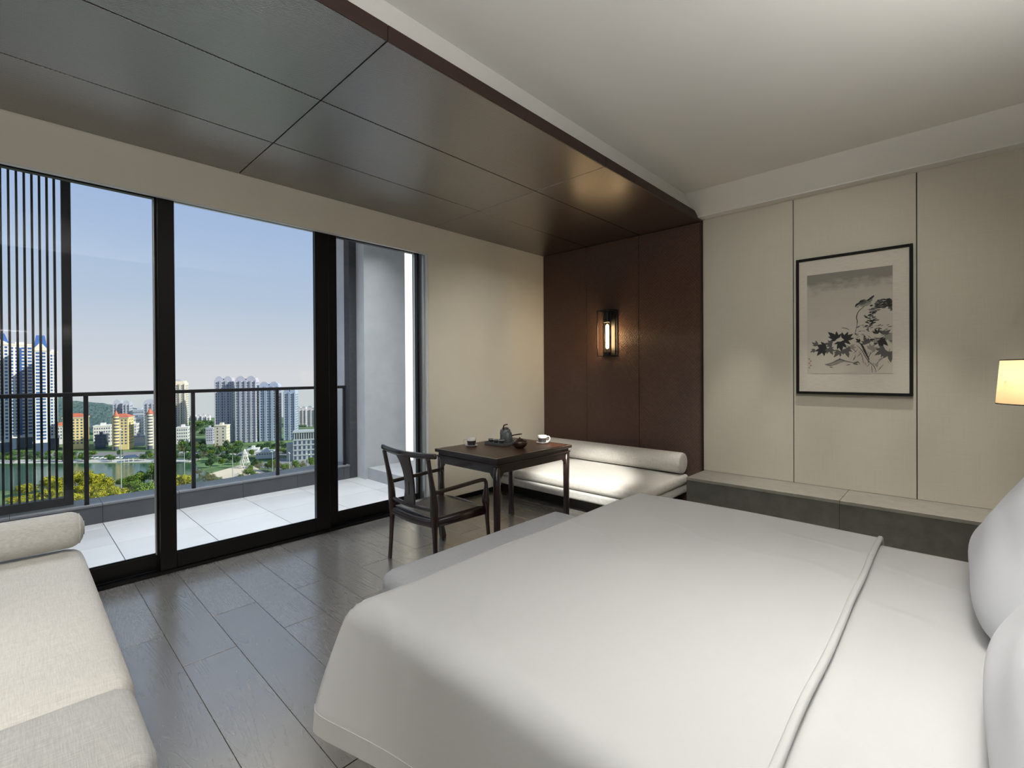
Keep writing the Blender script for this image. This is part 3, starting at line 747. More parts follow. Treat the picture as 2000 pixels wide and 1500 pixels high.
obj('lid', lathe([(.027, .068), (.026, .073), (.010, .077), (.005, .078), (.006, .083), (.004, .086), (0, .0865)], 28), 'brown_ceramic', pt, smooth=True)

# ------------------------------------------------------------------ wall lantern
sc = empty('wall_lantern', (XW-.022, 2.75, 1.46), label='black box frame wall lantern with glowing glass tube on woven wood wall', cat='wall lamp')
Lx, Ly, Lz = .135, .082, .50
obj('back_plate', bx(-.012, 0, -.062, .062, 0, Lz, bev=.002), 'black_metal', sc)
t_ = .0045
fr = [(-Lx, -Ly, 0, Lz), (-Lx, Ly, 0, Lz), (-.006, -Ly, 0, Lz), (-.006, Ly, 0, Lz)]
for x, y, z0, z1 in fr: obj('frame_bar', bx(x-t_, x+t_, y-t_, y+t_, z0, z1), 'black_metal', sc)
for z in (t_, Lz-t_):
    for y in (-Ly, Ly): obj('frame_bar', bx(-Lx, -.006, y-t_, y+t_, z-t_, z+t_), 'black_metal', sc)
    for x in (-Lx, -.006): obj('frame_bar', bx(x-t_, x+t_, -Ly, Ly, z-t_, z+t_), 'black_metal', sc)
obj('arm', bx(-.085, -.010, -.010, .010, Lz-.05, Lz-.03), 'black_metal', sc)
obj('socket_cap', lathe([(0, .37), (.040, .37), (.040, .475), (0, .475)], 28, c=(-.070, 0, 0)), 'black_metal', sc, smooth=False)
obj('bottom_cap', lathe([(0, .018), (.040, .018), (.040, .046), (0, .046)], 28, c=(-.070, 0, 0)), 'black_metal', sc)
obj('bottom_arm', bx(-.085, -.010, -.010, .010, .012, .024), 'black_metal', sc)
obj('glass_tube', lathe([(.037, .046), (.037, .37)], 32, c=(-.070, 0, 0)), 'amber_glass', sc, smooth=True)
obj('bulb', lathe([(0, .085), (.010, .088), (.0155, .10), (.0155, .33), (.010, .345), (0, .348)], 20, c=(-.070, 0, 0)), 'bulb_glow', sc, smooth=True)

# ------------------------------------------------------------------ bedside lamp and nightstand
ns = empty('nightstand', (3.40, -.50, 0), label='dark wooden nightstand beside the bed head', cat='nightstand')
obj('body', bx(-.30, .30, -.26, .22, .10, .52, bev=.004), 'dark_wood', ns)
obj('drawer', bx(-.285, .285, .22, .236, .30, .50, bev=.003), 'dark_wood', ns); obj('drawer', bx(-.285, .285, .22, .236, .115, .29, bev=.003), 'dark_wood', ns)
for x in (-.27, .27):
    for y in (-.23, .19): obj('leg', bx(x-.015, x+.015, y-.015, y+.015, 0, .10), 'dark_wood', ns)
LX, LY = 3.415, -.318
lp = empty('table_lamp', (LX, LY, .52), label='table lamp with glowing beige drum shade by the bed head', cat='lamp')
obj('base', lathe([(0, 0), (.075, 0), (.078, .006), (.07, .014), (.016, .022), (0, .022)], 32), 'black_metal', lp, smooth=True)
obj('stem', lathe([(.010, .02), (.010, .70), (0, .70)], 20), 'black_metal', lp, smooth=True)
obj('lamp_shade', lathe([(.178, .607), (.162, .825)], 48), 'lamp_shade_fabric', lp, smooth=True)
obj('shade_ring', lathe([(.178, .606), (.1795, .606), (.1795, .611), (.178, .611), (.178, .606)], 48), 'brown_edge', lp); obj('shade_ring', lathe([(.162, .822), (.164, .822), (.164, .827), (.162, .827), (.162, .822)], 48), 'brown_edge', lp)
for k in range(3):
    a = 2*PI*k/3; obj('spoke', sweep([(0, 0, .70), (.168*math.cos(a), .168*math.sin(a), .72)], .0025, n=6), 'black_metal', lp)
light('table_lamp_light', 'POINT', (LX, LY, .52+.735), 4.2, (1, .84, .60), .04)

# ------------------------------------------------------------------ framed ink painting
PY0, PY1, PZ0, PZ1 = .232, .974, 1.106, 2.215
pf = empty('framed_painting', (XW-.001, (PY0+PY1)/2, (PZ0+PZ1)/2), label='black framed ink painting of bird and leaves on the grey wall panel', cat='painting')
hw, hh = (PY1-PY0)/2, (PZ1-PZ0)/2; bt = .020
obj('frame_side', bx(-.032, 0, -hw, -hw+bt, -hh, hh, bev=.002), 'frame_black', pf); obj('frame_side', bx(-.032, 0, hw-bt, hw, -hh, hh, bev=.002), 'frame_black', pf)
obj('frame_side', bx(-.032, 0, -hw+bt, hw-bt, hh-bt, hh, bev=.002), 'frame_black', pf); obj('frame_side', bx(-.032, 0, -hw+bt, hw-bt, -hh, -hh+bt, bev=.002), 'frame_black', pf)
obj('mount', bx(-.018, -.002, -hw+bt-.002, hw-bt+.002, -hh+bt-.002, hh-bt+.002), 'paper_mat', pf)
# painting sheet: a = across (0 at its window side, 1 at the bed side), b = up
SA, SB = .545, .80; A0, Bz0 = .290, -.385
pp = obj('painting_sheet', bx(-.0200, -.018, -.2755, .2755, -.40, .40), 'painting_paper', pf); pp.location = (0, A0-SA/2, Bz0+.40)
for nm, a in (('sheet_edge', (-.0208, -.0195, -.2765, .2765, -.402, -.3985)), ('sheet_edge', (-.0208, -.0195, -.2765, -.2735, -.402, .402))):
    obj(nm, bx(*a), 'paper_mat', pf, loc=(0, A0-SA/2, Bz0+.40))
ink = {'ink_dark': ([], []), 'ink_mid': ([], []), 'ink_light': ([], []), 'seal_red': ([], [])}
lay = [0]
def poly(pts, m_):
    vv, ff = ink[m_]; lay[0] += 1; b0 = len(vv); xx = -.0202-.000004*lay[0]
    pts = [(min(max(a, .004), .996), min(max(b, .004), .996)) for a, b in pts]
    for a, b in pts: vv.append((xx, A0-a*SA, Bz0+b*SB))
    ff.append(tuple(range(b0, b0+len(pts))))
def stroke(pts, w0, m_, w1=None, taper=True):
    P_ = smoothpath([(a, b, 0) for a, b in pts], 5); n_ = len(P_); Lf, Rt = [], []
    for i, p in enumerate(P_):
        t = (P_[min(i+1, n_-1)]-P_[max(i-1, 0)]); t = Vector((t.x*SA, t.y*SB, 0)).normalized(); nn = Vector((-t.y/SA, t.x/SB, 0))
        s_ = i/(n_-1); ww_ = (w0+(w1-w0)*s_ if w1 is not None else w0)*((.35+.65*math.sin(PI*min(1, s_*1.0)) ) if taper else 1)*.5*random.uniform(.85, 1.15)
        Lf.append((p.x+nn.x*ww_, p.y+nn.y*ww_)); Rt.append((p.x-nn.x*ww_, p.y-nn.y*ww_))
    for i in range(n_-1): poly([Lf[i], Lf[i+1], Rt[i+1], Rt[i]], m_); lay[0] -= 1
    lay[0] += 1
def inkleaf(a, b, size, ang, m_, lobes=5):
    for k in range(lobes):
        d = ang+(k-(lobes-1)/2)*.62+random.uniform(-.12, .12); L = size*(1-.16*abs(k-(lobes-1)/2))*random.uniform(.85, 1.1)
        dx, dy = math.cos(d)*L/SA, math.sin(d)*L/SB; nx_, ny_ = -math.sin(d)*L*.20/SA, math.cos(d)*L*.20/SB
        poly([(a, b), (a+dx*.35+nx_, b+dy*.35+ny_), (a+dx*.65+nx_*.75, b+dy*.65+ny_*.75), (a+dx, b+dy), (a+dx*.65-nx_*.75, b+dy*.65-ny_*.75), (a+dx*.35-nx_, b+dy*.35-ny_)], m_)
rs = random.Random(4)
# stems
stroke([(.82, .00), (.80, .06), (.72, .13), (.66, .22), (.60, .27)], .006, 'ink_mid')
stroke([(.74, .13), (.70, .20), (.66, .27), (.62, .30)], .016, 'ink_dark', .010)
stroke([(.80, .06), (.86, .12), (.92, .15)], .004, 'ink_mid'); stroke([(.84, .02), (.90, .08)], .004, 'ink_mid'); stroke([(.78, .0), (.77, .07)], .004, 'ink_mid')
stroke([(.60, .20), (.55, .24), (.46, .28)], .005, 'ink_mid'); stroke([(.68, .09), (.66, .17), (.62, .21)], .004, 'ink_mid')
stroke([(.73, .10), (.74, .16), (.80, .22)], .005, 'ink_mid')
stroke([(.60, .44), (.61, .50), (.60, .54), (.63, .60), (.72, .655)], .006, 'ink_dark'); stroke([(.58, .37), (.60, .44)], .004, 'ink_mid')
stroke([(.42, .445), (.47, .44), (.52, .42)], .005, 'ink_dark')
# leaf groups
for a, b, s_, an, m_ in ((.37, .34, .085, 2.3, 'ink_dark'), (.45, .33, .085, .6, 'ink_dark'), (.41, .31, .080, -1.4, 'ink_dark'), (.31, .29, .06, 3.0, 'ink_mid'),
    (.24, .26, .085, 3.4, 'ink_dark'), (.20, .25, .07, -2.2, 'ink_dark'), (.27, .25, .06, -1.2, 'ink_mid'), (.13, .28, .05, 2.5, 'ink_mid'), (.10, .24, .04, 3.6, 'ink_mid'),
    (.47, .24, .07, -1.2, 'ink_mid'), (.40, .22, .06, -2.1, 'ink_mid'), (.52, .26, .05, -.2, 'ink_light'), (.86, .33, .095, -1.5, 'ink_dark'), (.90, .36, .06, .8, 'ink_mid'),
    (.84, .37, .05, 2.0, 'ink_dark'), (.95, .36, .07, -1.2, 'ink_light'), (.92, .22, .08, -2.6, 'ink_mid'), (.97, .20, .08, -1.6, 'ink_mid'), (.76, .22, .06, 1.0, 'ink_light'), (.72, .28, .06, 1.9, 'ink_mid'), (.78, .30, .05, .4, 'ink_light'), (.64, .30, .04, 2.4, 'ink_dark')):
    inkleaf(a, b, s_, an, m_, 5 if s_ > .055 else 3)
# hanging foliage of short dabs
for k in range(150):
    t = rs.random(); a = .70+.30*t+rs.uniform(-.03, .03); b = .56+.10*math.sin(t*PI*.75)+rs.uniform(-.045, .035)
    if t < .25: b -= rs.random()*.13
    L = rs.uniform(.012, .035); an = rs.uniform(-.5, .4)
    stroke([(a, b), (a+L*.5*math.cos(an)/SA, b+L*.5*math.sin(an)/SB), (a+L*math.cos(an)/SA, b+L*math.sin(an)/SB)], rs.uniform(.006, .013), rs.choice(['ink_dark', 'ink_dark', 'ink_mid']))
for k in range(46):
    a, b = rs.uniform(.56, .98), rs.uniform(.30, .46); L = rs.uniform(.01, .03); an = rs.uniform(-.9, .6)
    stroke([(a, b), (a+L*.5*math.cos(an)/SA, b+L*.5*math.sin(an)/SB), (a+L*math.cos(an)/SA, b+L*math.sin(an)/SB)], rs.uniform(.004, .009), rs.choice(['ink_mid', 'ink_light', 'ink_dark']))
for k in range(26):
    a, b = rs.uniform(.55, .98), rs.uniform(.03, .22); an = rs.uniform(.6, 2.2); L = rs.uniform(.02, .05)
    stroke([(a, b), (a+L*math.cos(an)/SA*.5, b+L*math.sin(an)/SB*.5), (a+L*math.cos(an)/SA, b+L*math.sin(an)/SB)], rs.uniform(.002, .004), 'ink_mid')
# bird: body, breast, head, bill, tail
poly([(.61, .655), (.65, .690), (.70, .705), (.76, .690), (.77, .665), (.72, .640), (.66, .638)], 'ink_light')
poly([(.62, .665), (.65, .700), (.69, .708), (.72, .690), (.70, .665), (.66, .655)], 'ink_mid')
poly([(.625, .680), (.645, .700), (.675, .704), (.690, .690), (.665, .678)], 'ink_dark')
stroke([(.585, .640), (.61, .665), (.64, .675)], .014, 'ink_dark'); stroke([(.60, .632), (.63, .645)], .006, 'ink_dark')
stroke([(.72, .690), (.76, .708), (.80, .735)], .016, 'ink_dark'); stroke([(.70, .67), (.76, .685), (.78, .70)], .008, 'ink_mid')
# fish
poly([(.22, .085), (.30, .102), (.38, .128), (.42, .132), (.47, .118), (.42, .105), (.34, .092), (.27, .080)], 'ink_light')
stroke([(.22, .085), (.31, .104), (.40, .134), (.48, .116), (.58, .098)], .008, 'ink_mid'); stroke([(.22, .085), (.30, .078), (.40, .100)], .004, 'ink_mid')
stroke([(.56, .094), (.60, .104), (.63, .106)], .010, 'ink_mid'); stroke([(.56, .092), (.62, .082)], .008, 'ink_mid'); stroke([(.28, .062), (.32, .058)], .006, 'ink_mid'); stroke([(.48, .078), (.53, .083)], .005, 'ink_mid')
poly([(.37, .128), (.40, .148), (.43, .132)], 'ink_mid')
# faint seal marks by the left edge
for k in range(5):
    poly([(.010+.02*(k % 2), .05+.022*k), (.030+.02*(k % 2), .05+.022*k), (.030+.02*(k % 2), .064+.022*k), (.010+.02*(k % 2), .064+.022*k)], 'seal_red' if k % 2 else 'ink_light')
for m_, (vv, ff) in ink.items(): obj('ink_drawing', (vv, ff), m_, pf, kind='stuff')

# ------------------------------------------------------------------ the city beyond the balcony (metres; u across, w away, ground 60 m below)
GZ = -60.0
def cw(u, w_, z=GZ): return Vector((u*math.cos(YAW)+w_*math.sin(YAW), -u*math.sin(YAW)+w_*math.cos(YAW), z))
painted('render_white', (.62, .62, .60), .06, .8, .2, 0); painted('render_grey', (.40, .43, .49), .06, .8, .2, 0); painted('render_bluegrey_hazed', (.33, .39, .50), .06, .8, .2, 0)  # the blue grey carries distance haze in its colour
painted('render_yellow', (.72, .56, .26), .06, .8, .2, 0); painted('render_cream', (.66, .60, .47), .06, .8, .2, 0); painted('render_pale', (.62, .58, .60), .05, .8, .2, 0)
painted('render_mauve_hazed', (.40, .41, .48), .06, .8, .2, 0); painted('roof_blue', (.035, .11, .34), .1, .5, .5, 0); painted('roof_red', (.45, .12, .06), .12, .7, .5, 0)  # the mauve is shifted bluish to carry distance haze
mat('glass_blue', (.045, .10, .24), .15); mat('glass_dark', (.06, .085, .14), .15); mat('glass_grey', (.10, .12, .16), .2); mat('lattice_white', (.72, .70, .64), .6)
painted('asphalt', (.20, .20, .21), .1, .9, .05, 0); painted('plaza_sand', (.62, .53, .40), .08, .9, .05, 0); painted('promenade', (.50, .48, .44), .1, .9, .05, 0)
m = painted('park_grass', (.10, .17, .06), .45, .95, .06, 0)
m = mat('lake_water', (.035, .10, .055), .10, spec=.5); n = N(m); n.bump(n.noise(n.coord((.3, 1.2, 1)), .6, 4), .25, .3)
m = mat('forest_hill_hazed', (.05, .09, .05), .95, spec=.1); n = N(m); k = n.noise(n.coord(), .12, 6, .7); n.color(n.ramp(k, ((.35, (.05, .09, .095)), (.55, (.09, .135, .125)), (.7, (.17, .19, .15)))))  # forest green turned bluish, distance haze put into the colour
def foliage(name, c0, c1, c2):
    m = mat(name, c1, .8, spec=.15); n = N(m); g = n.new('NewGeometry')
    k = n.math('ADD', n.math('MULTIPLY', g.outputs['Random Per Island'], .6), n.math('MULTIPLY', n.noise(n.coord(), 4, 3), .4))
    n.color(n.ramp(k, ((.2, c0), (.5, c1), (.8, c2))))
foliage('leaf_gold', (.07, .10, .010), (.24, .25, .018), (.52, .44, .035)); foliage('leaf_green', (.03, .075, .012), (.09, .17, .025), (.22, .29, .045)); foliage('leaf_deep', (.018, .05, .022), (.045, .10, .045), (.10, .17, .06)); foliage('leaf_olive', (.06, .065, .02), (.13, .13, .045), (.22, .21, .08))
mat('bark', (.08, .06, .045), .9)

def flat(name, pts, z, m_, **k):
    bm = B(); vv = [bm.verts.new(cw(u, w_, z)) for u, w_ in pts]; lo = [bm.verts.new(cw(u, w_, z-1.5)) for u, w_ in pts]
    bm.faces.new(vv); bm.faces.new(lo[::-1])
    for i in range(len(pts)): bm.faces.new((vv[i], vv[(i+1) % len(pts)], lo[(i+1) % len(pts)], lo[i]))
    return obj(name, bm, m_, **k)
flat('city_ground', [(-900, 110), (60, 110), (60, 660), (-900, 660)], GZ-.3, 'park_grass', label='park land and city ground far below the balcony', kind='structure')
flat('lake', [(-470, 325), (-217, 323), (-203, 304), (-186, 290), (-172, 268), (-160, 240), (-195, 236), (-225, 252), (-300, 250), (-470, 256)], GZ-.12, 'lake_water', label='green lake below the balcony', kind='structure')
flat('plaza', [(-186, 288), (-183, 314), (-170, 310), (-152, 290), (-160, 276), (-168, 274)], GZ-.05, 'plaza_sand', label='sandy paved plaza on the lake shore', kind='structure')
flat('promenade', [(-420, 327), (-225, 327), (-225, 340), (-420, 340)], GZ-.08, 'promenade', label='paved promenade on the far lake shore', kind='structure')
flat('road', [(-175, 312), (-165, 340), (-120, 318), (-120, 296), (-150, 300)], GZ-.06, 'asphalt', label='grey road beside the office building', kind='structure')
flat('avenue', [(-430, 356), (-150, 352), (-150, 372), (-430, 372)], GZ-.07, 'asphalt', label='avenue running behind the promenade', kind='structure')

sites = []
def site(name, u0_, u1_, w_, label, cat='building', group=None, rot=0):
    uc = (u0_+u1_)/2; th = math.atan2(uc, w_); W_ = (u1_-u0_)*math.cos(th)
    # local +y points away from the room, turned by rot
    p = cw(uc, w_)
    k_ = 1+6.0/math.hypot(uc, w_); sites.append((uc*k_, w_*k_, max(W_/2, 6.0)+1.0))   # footprint kept free of trees
    base_ang = math.atan2(p.x, p.y)
    o = empty(name, p, -base_ang+rot, label=label, cat=cat, group=group)
    return o, W_
def wins(x0, x1, z0, z1, nc, nr, fw=.6, fh=.6, y=0, face='front', bm=None, xs=None):
    bm = bm or B()
    dx, dz = (x1-x0)/nc, (z1-z0)/nr
    for j in range(nr):
        for i in range(nc):
            cx_, cz_ = x0+dx*(i+.5), z0+dz*(j+.5)
            if face == 'front': box(bm, cx_-dx*fw/2, cx_+dx*fw/2, y-.06, y+.1, cz_-dz*fh/2, cz_+dz*fh/2)
            else: box(bm, y-.1, y+.06, cx_-dx*fw/2, cx_+dx*fw/2, cz_-dz*fh/2, cz_+dz*fh/2)
    return bm

# twin blue-roofed apartment towers behind the louvers
def blue_tower(u0_, u1_, w_, zt, roofz, label, n_floor=27, gable=True, cols=3):
    b, W_ = site('apartment_tower', u0_, u1_, w_, label); H_ = zt-GZ; D_ = 14; h = W_/2
    obj('wall', bx(-h, h, 0, D_, 9, H_), 'render_white', b)
    obj('podium', bx(-h-.6, h+.6, -2.5, D_+2, 0, 9.4), 'glass_dark', b)
    obj('podium_cornice', bx(-h-1, h+1, -3, D_+2, 9.2, 10.2), 'render_white', b)
    obj('window_grid', wins(-h+.5, h-.5, 11, H_-1, cols, n_floor, .66, .58, 0), 'glass_blue', b, kind='stuff')
    obj('window_grid', wins(.5, D_-.5, 11, H_-1, 4, n_floor, .6, .58, h, 'side'), 'glass_blue', b, kind='stuff')
    if cols >= 3: obj('bay', bx(-h/cols*.0-.7, .7, -.5, .1, 11, H_-2), 'glass_blue', b)
    bm = B()
    for j in range(n_floor+1):
        z = 11+(H_-12)*j/n_floor; box(bm, -h-.12, h+.12, -.16, .05, z-.14, z+.14)
    obj('floor_bands', bm, 'render_white', b, kind='stuff')
    if gable:
        R_h = roofz-zt
        bm = prism([(-h-.3, H_), (h+.3, H_), (h*.62, H_+R_h), (-h*.62, H_+R_h)], 'y', .4, D_); obj('roof', bm, 'roof_blue', b)
        bm = prism([(-h-.4, H_-.4), (h+.4, H_-.4), (h+.4, H_+.5), (0, H_+R_h*.55), (-h-.4, H_+.5)], 'y', -.5, .35); obj('gable', bm, 'render_cream', b)
    else:
        obj('parapet', bx(-h-.3, h+.3, -.3, D_, H_, H_+1.2), 'render_cream', b)
        obj('penthouse', bx(-h*.4, h*.4, 2, D_-2, H_+1, H_+2.8), 'render_white', b)
    return b
blue_tower(-405, -386, 362, 25, 33.6, 'white apartment tower with blue mansard roof beside the slatted tower block', cols=5)
blue_tower(-419.7, -397.7, 392, 25.7, 0, 'flat topped white tower with blue glass bay between two blue roofed towers', gable=False, cols=4)
blue_tower(-366.3, -355.7, 361, 20, 31.4, 'slim white apartment tower with pointed blue roof and gable', cols=2)
blue_tower(-380.2, -373.3, 387, 19, 0, 'narrow flat topped white wing beside the pointed blue roof', gable=False, cols=2, n_floor=26)

def hotel(u0_, u1_, w_, zt, label, rot, rows=10, cols=5, spire=False, name='yellow_building', wall='render_yellow', D_=10):
    b, W_ = site(name, u0_, u1_, w_, label, rot=rot); H_ = zt-GZ; h = W_/2*.86
    obj('wall', bx(-h, h, 0, D_, 0, H_), wall, b)
    obj('window_grid', wins(-h+.4, h-.4, 4, H_-1, cols, rows, .5, .5), 'glass_dark', b, kind='stuff')
    obj('window_grid', wins(.8, D_-.8, 4, H_-1, 3, rows, .38, .5, h, 'side'), 'glass_dark', b, kind='stuff')
    obj('cornice', bx(-h-.5, h+.5, -.5, D_+.5, H_-.5, H_+.3), 'render_cream', b)
    bm = B(); A = [bm.verts.new(q) for q in ((-h-.7, -.7, H_+.3), (h+.7, -.7, H_+.3), (h+.7, D_+.7, H_+.3), (-h-.7, D_+.7, H_+.3))]; T = [bm.verts.new(q) for q in ((-h*.35, D_/2-.6, H_+3), (h*.35, D_/2-.6, H_+3), (h*.35, D_/2+.6, H_+3), (-h*.35, D_/2+.6, H_+3))]
    bm.faces.new(A[::-1]); bm.faces.new(T)
    for i in range(4): bm.faces.new((A[i], A[(i+1) % 4], T[(i+1) % 4], T[i]))
    obj('roof', bm, 'roof_red', b)
    if spire:
        obj('turret', lathe([(1.7, 0), (1.7, H_+1.2), (2.0, H_+1.2), (2.0, H_+1.6)], 20, c=(-h*.45, -.2, 0)), 'glass_grey', b)
        bm = B()
        for j in range(rows+1):
            z = 3.2+(H_-3.4)*j/rows; lathe([(1.72, z), (1.88, z), (1.88, z+1.25), (1.72, z+1.25)], 20, bm, (-h*.45, -.2, 0))
        obj('balcony_bands', bm, wall, b, kind='stuff')
        obj('spire', lathe([(2.1, H_+1.6), (1.1, H_+3.6), (.4, H_+5.2), (0, H_+6.6)], 20, c=(-h*.45, -.2, 0)), 'roof_red', b)
    return b
hotel(-368.6, -347, 384, -33.7, 'plain yellow block with orange tiled roof on the lake front', math.radians(-18), 9, 5)
hotel(-325.6, -309.0, 381, -33.9, 'yellow lake front hotel with round striped turret and red spire', math.radians(-22), 9, 4, True)
hotel(-301.1, -285.2, 385, -32.4, 'beige lake front tower with stepped red roof', math.radians(-15), 10, 4, True, 'beige_building', 'render_cream')
hotel(-400, -393.5, 413, -43.8, 'small house with red roof beside the blue roofed towers', math.radians(-10), 4, 2, False, 'red_roof_house', 'render_white', 6)

def slab_block(name, u0_, u1_, w_, zt, label, wall='render_white', rows=8, cols=6, D_=10, rot=-.2, win='glass_grey', fw=.55, fh=.5, crown=None):
    b, W_ = site(name, u0_, u1_, w_, label, rot=rot); H_ = zt-GZ; h = W_/2*.9
    obj('wall', bx(-h, h, 0, D_, 0, H_), wall, b)
    obj('window_grid', wins(-h+.3, h-.3, 2.5, H_-.6, cols, rows, fw, fh), win, b, kind='stuff')
    obj('window_grid', wins(.5, D_-.5, 2.5, H_-.6, 3, rows, fw, fh, h, 'side'), win, b, kind='stuff')
    obj('parapet', bx(-h-.25, h+.25, -.25, D_+.2, H_-.2, H_+.6), wall, b)
    obj('stair_house', bx(-h*.3, h*.25, D_*.3, D_*.7, H_+.5, H_+2.4), wall, b)
    return b
slab_block('white_block', -358.7, -341.7, 402, -43.0, 'low white block between the yellow block and the turret hotel', rows=5, cols=7)
slab_block('white_block', -350.5, -338.0, 430, -39.1, 'white stepped block behind the beige lake front tower', rows=7, cols=6)
slab_block('white_block', -341, -333, 418, -43.5, 'small white block in front of the stepped white block', rows=5, cols=4)
slab_block('glass_block', -345.4, -335.3, 389, -49, 'dark glazed block beside the turret hotel', 'glass_dark', 3, 8, 9, win='glass_grey', fw=.8, fh=.8)
slab_block('glass_block', -326.2, -313.1, 402, -51.9, 'dark glazed block between turret hotel and beige tower', 'glass_dark', 3, 8, 9, win='glass_grey', fw=.8, fh=.8)
slab_block('grey_block', -422.2, -402, 520, -38.5, 'long grey flat roofed block on the hill slope', 'render_grey', 5, 10, 12)
def crown_tower(u0_, u1_, w_, zt, label, wall='render_mauve_hazed', rows=16, bays=3, group=None, name='apartment_tower', lobes=2, D_=12, rot=-.22):
    b, W_ = site(name, u0_, u1_, w_, label, group=group, rot=rot); H_ = zt-GZ; h = W_/2*.95
    obj('wall', bx(-h, h, 0, D_, 0, H_), wall, b)
    bw = 2*h/bays
    for k in range(bays):
        c_ = -h+bw*(k+.5)
        obj('pilaster', bx(c_-bw*.48, c_-bw*.30, -.9, .1, 0, H_-1), wall, b); obj('pilaster', bx(c_+bw*.30, c_+bw*.48, -.9, .1, 0, H_-1), wall, b)
    obj('window_grid', wins(-h, h, 2, H_-2, bays*2, rows, .46, .62), 'glass_dark', b, kind='stuff')
    obj('window_grid', wins(.4, D_-.4, 2, H_-2, 4, rows, .5, .6, h, 'side'), 'glass_dark', b, kind='stuff')
    bm = B()
    for j in range(rows+1):
        z = 2+(H_-4)*j/rows; box(bm, -h-.1, h+.1, -.35, .05, z-.22, z+.22)
    obj('balcony_bands', bm, 'render_grey', b, kind='stuff')
    lw = 2*h/lobes
    for k in range(lobes):
        c_ = -h+lw*(k+.5); q = lw*.42
        obj('roof_lobe', bx(c_-q, c_+q, .5, D_-.5, H_, H_+1.6), wall, b)
        pts = [(c_-q*.8, H_+1.6), (c_+q*.8, H_+1.6)]+[(c_+q*.8*math.cos(a), H_+1.6+1.6*math.sin(a)) for a in [PI*i/8 for i in range(1, 8)]]
        obj('roof_arch', prism(pts, 'y', .8, 2.2), 'render_grey', b)
    return b
crown_tower(-407, -398.6, 480, -27.6, 'mauve tower on the hill behind the turret hotel, taller of the pair', rows=11, bays=2, lobes=1)
crown_tower(-397.2, -389.5, 480, -28.4, 'mauve tower on the hill behind the turret hotel, lower of the pair', rows=11, bays=2, lobes=1)
crown_tower(-376.2, -362, 480, -27.4, 'mauve tower behind the beige lake front tower', rows=11, bays=3, lobes=1)
crown_tower(-313.2, -297.7, 430, -6.9, 'cream apartment tower beside the wide black door post', 'render_cream', 24, 3, lobes=1)
slab_block('white_block', -294.0, -282.5, 411, -45.8, 'white podium block at the foot of the cream tower', rows=4, cols=5)
for k in range(5):
    crown_tower(-428+6.3*k, -423+6.3*k, 620, -55.5+.8*(k % 2), 'tiny pale tower in a far row beyond the wooded rise', 'render_pale', 4, 1, group='far row of pale towers', lobes=1, D_=6)
crown_tower(-265.9, -248.8, 420, -4.2, 'mauve twin crowned tower at the cream tower side of the tall cluster', 'render_mauve_hazed', 22, 3)
crown_tower(-247.0, -226.9, 419, -4.2, 'broad mauve tower in the middle of the tall cluster', 'render_mauve_hazed', 22, 4)
crown_tower(-230.0, -211.0, 427, -9.4, 'blue grey tower of the tall cluster with a raised flat roof end', 'render_bluegrey_hazed', 20, 3)
crown_tower(-210.2, -198.4, 432, -15.5, 'lowest blue grey tower of the tall cluster with curved crown', 'render_bluegrey_hazed', 18, 2)
crown_tower(-258.1, -244.5, 560, -41.5, 'pale pink tower block seen beyond the office building', 'render_pale', 8, 3)
crown_tower(-236.5, -220.1, 540, -39.5, 'pale pink tower block beside the broad black door post', 'render_pale', 8, 3)
slab_block('mauve_block', -266.1, -259.0, 408, -46.3, 'small mauve block beside the cream house block', 'render_mauve_hazed', 5, 3, 6)
slab_block('cream_block', -244.6, -232.9, 385, -41.6, 'cream block standing in front of the tall cluster', 'render_cream', 6, 2, 8, win='glass_grey', fw=.25, fh=.4, rot=-.35)
# office building with a colonnaded attic: every window its own part
ob, W_ = site('office_building', -154, -126, 331, 'pale green grey office building with colonnaded top floor', rot=-.05); h = W_/2; H_ = 20.5
painted('office_render', (.36, .40, .40), .05, .8, .2, 0)
obj('wall', bx(-h, h, 0, 14, 0, H_-5.2), 'office_render', ob); obj('attic', bx(-h+.6, h-.6, .8, 13, H_-5.2, H_-.8), 'glass_dark', ob); obj('roof', bx(-h-.3, h+.3, -.4, 14.3, H_-.8, H_), 'office_render', ob)
for k in range(17):
    c_ = -h+.9+(2*h-1.8)*k/16; obj('column', bx(c_-.28, c_+.28, .0, .9, H_-5.2, H_-.8), 'office_render', ob)
for j in range(4):
    for k in range(9):
        c_ = -h+(2*h)*(k+.5)/9; z = 1.2+3.55*j
        obj('window', bx(c_-.72, c_+.72, -.08, .1, z, z+2.3), 'glass_dark', ob); 
    obj('sill_course', bx(-h-.1, h+.1, -.25, .02, 3.75+3.55*j, 4.05+3.55*j), 'office_render', ob)
for j in range(4): obj('side_wing', bx(-h-4.5, -h, 3, 12, 3*j, 3*j+2.9), 'office_render', ob)
# low white hall, pavilion, lattice cone
slab_block('white_hall', -185.5, -170.0, 338, -55.2, 'long low white hall near the lattice cone', 'render_white', 1, 7, 8)
slab_block('white_hall', -199, -190, 352, -55.8, 'low white hall under the trees behind the lattice cone', 'render_white', 1, 5, 8)
pv, W_ = site('pavilion', -273.2, -265, 332, 'dark roofed pavilion on the far lake shore', 'pavilion')
bm = B(); A = [bm.verts.new(q) for q in ((-4.4, -3, 2.6), (4.4, -3, 2.6), (4.4, 3, 2.6), (-4.4, 3, 2.6))]; T = [bm.verts.new(q) for q in ((-2.4, 0, 4.4), (2.4, 0, 4.4))]
for fc in ((A[0], A[1], T[1], T[0]), (A[2], A[3], T[0], T[1]), (A[1], A[2], T[1]), (A[3], A[0], T[0]), (A[3], A[2], A[1], A[0])): bm.faces.new(fc)
obj('roof', bm, 'glass_dark', pv)
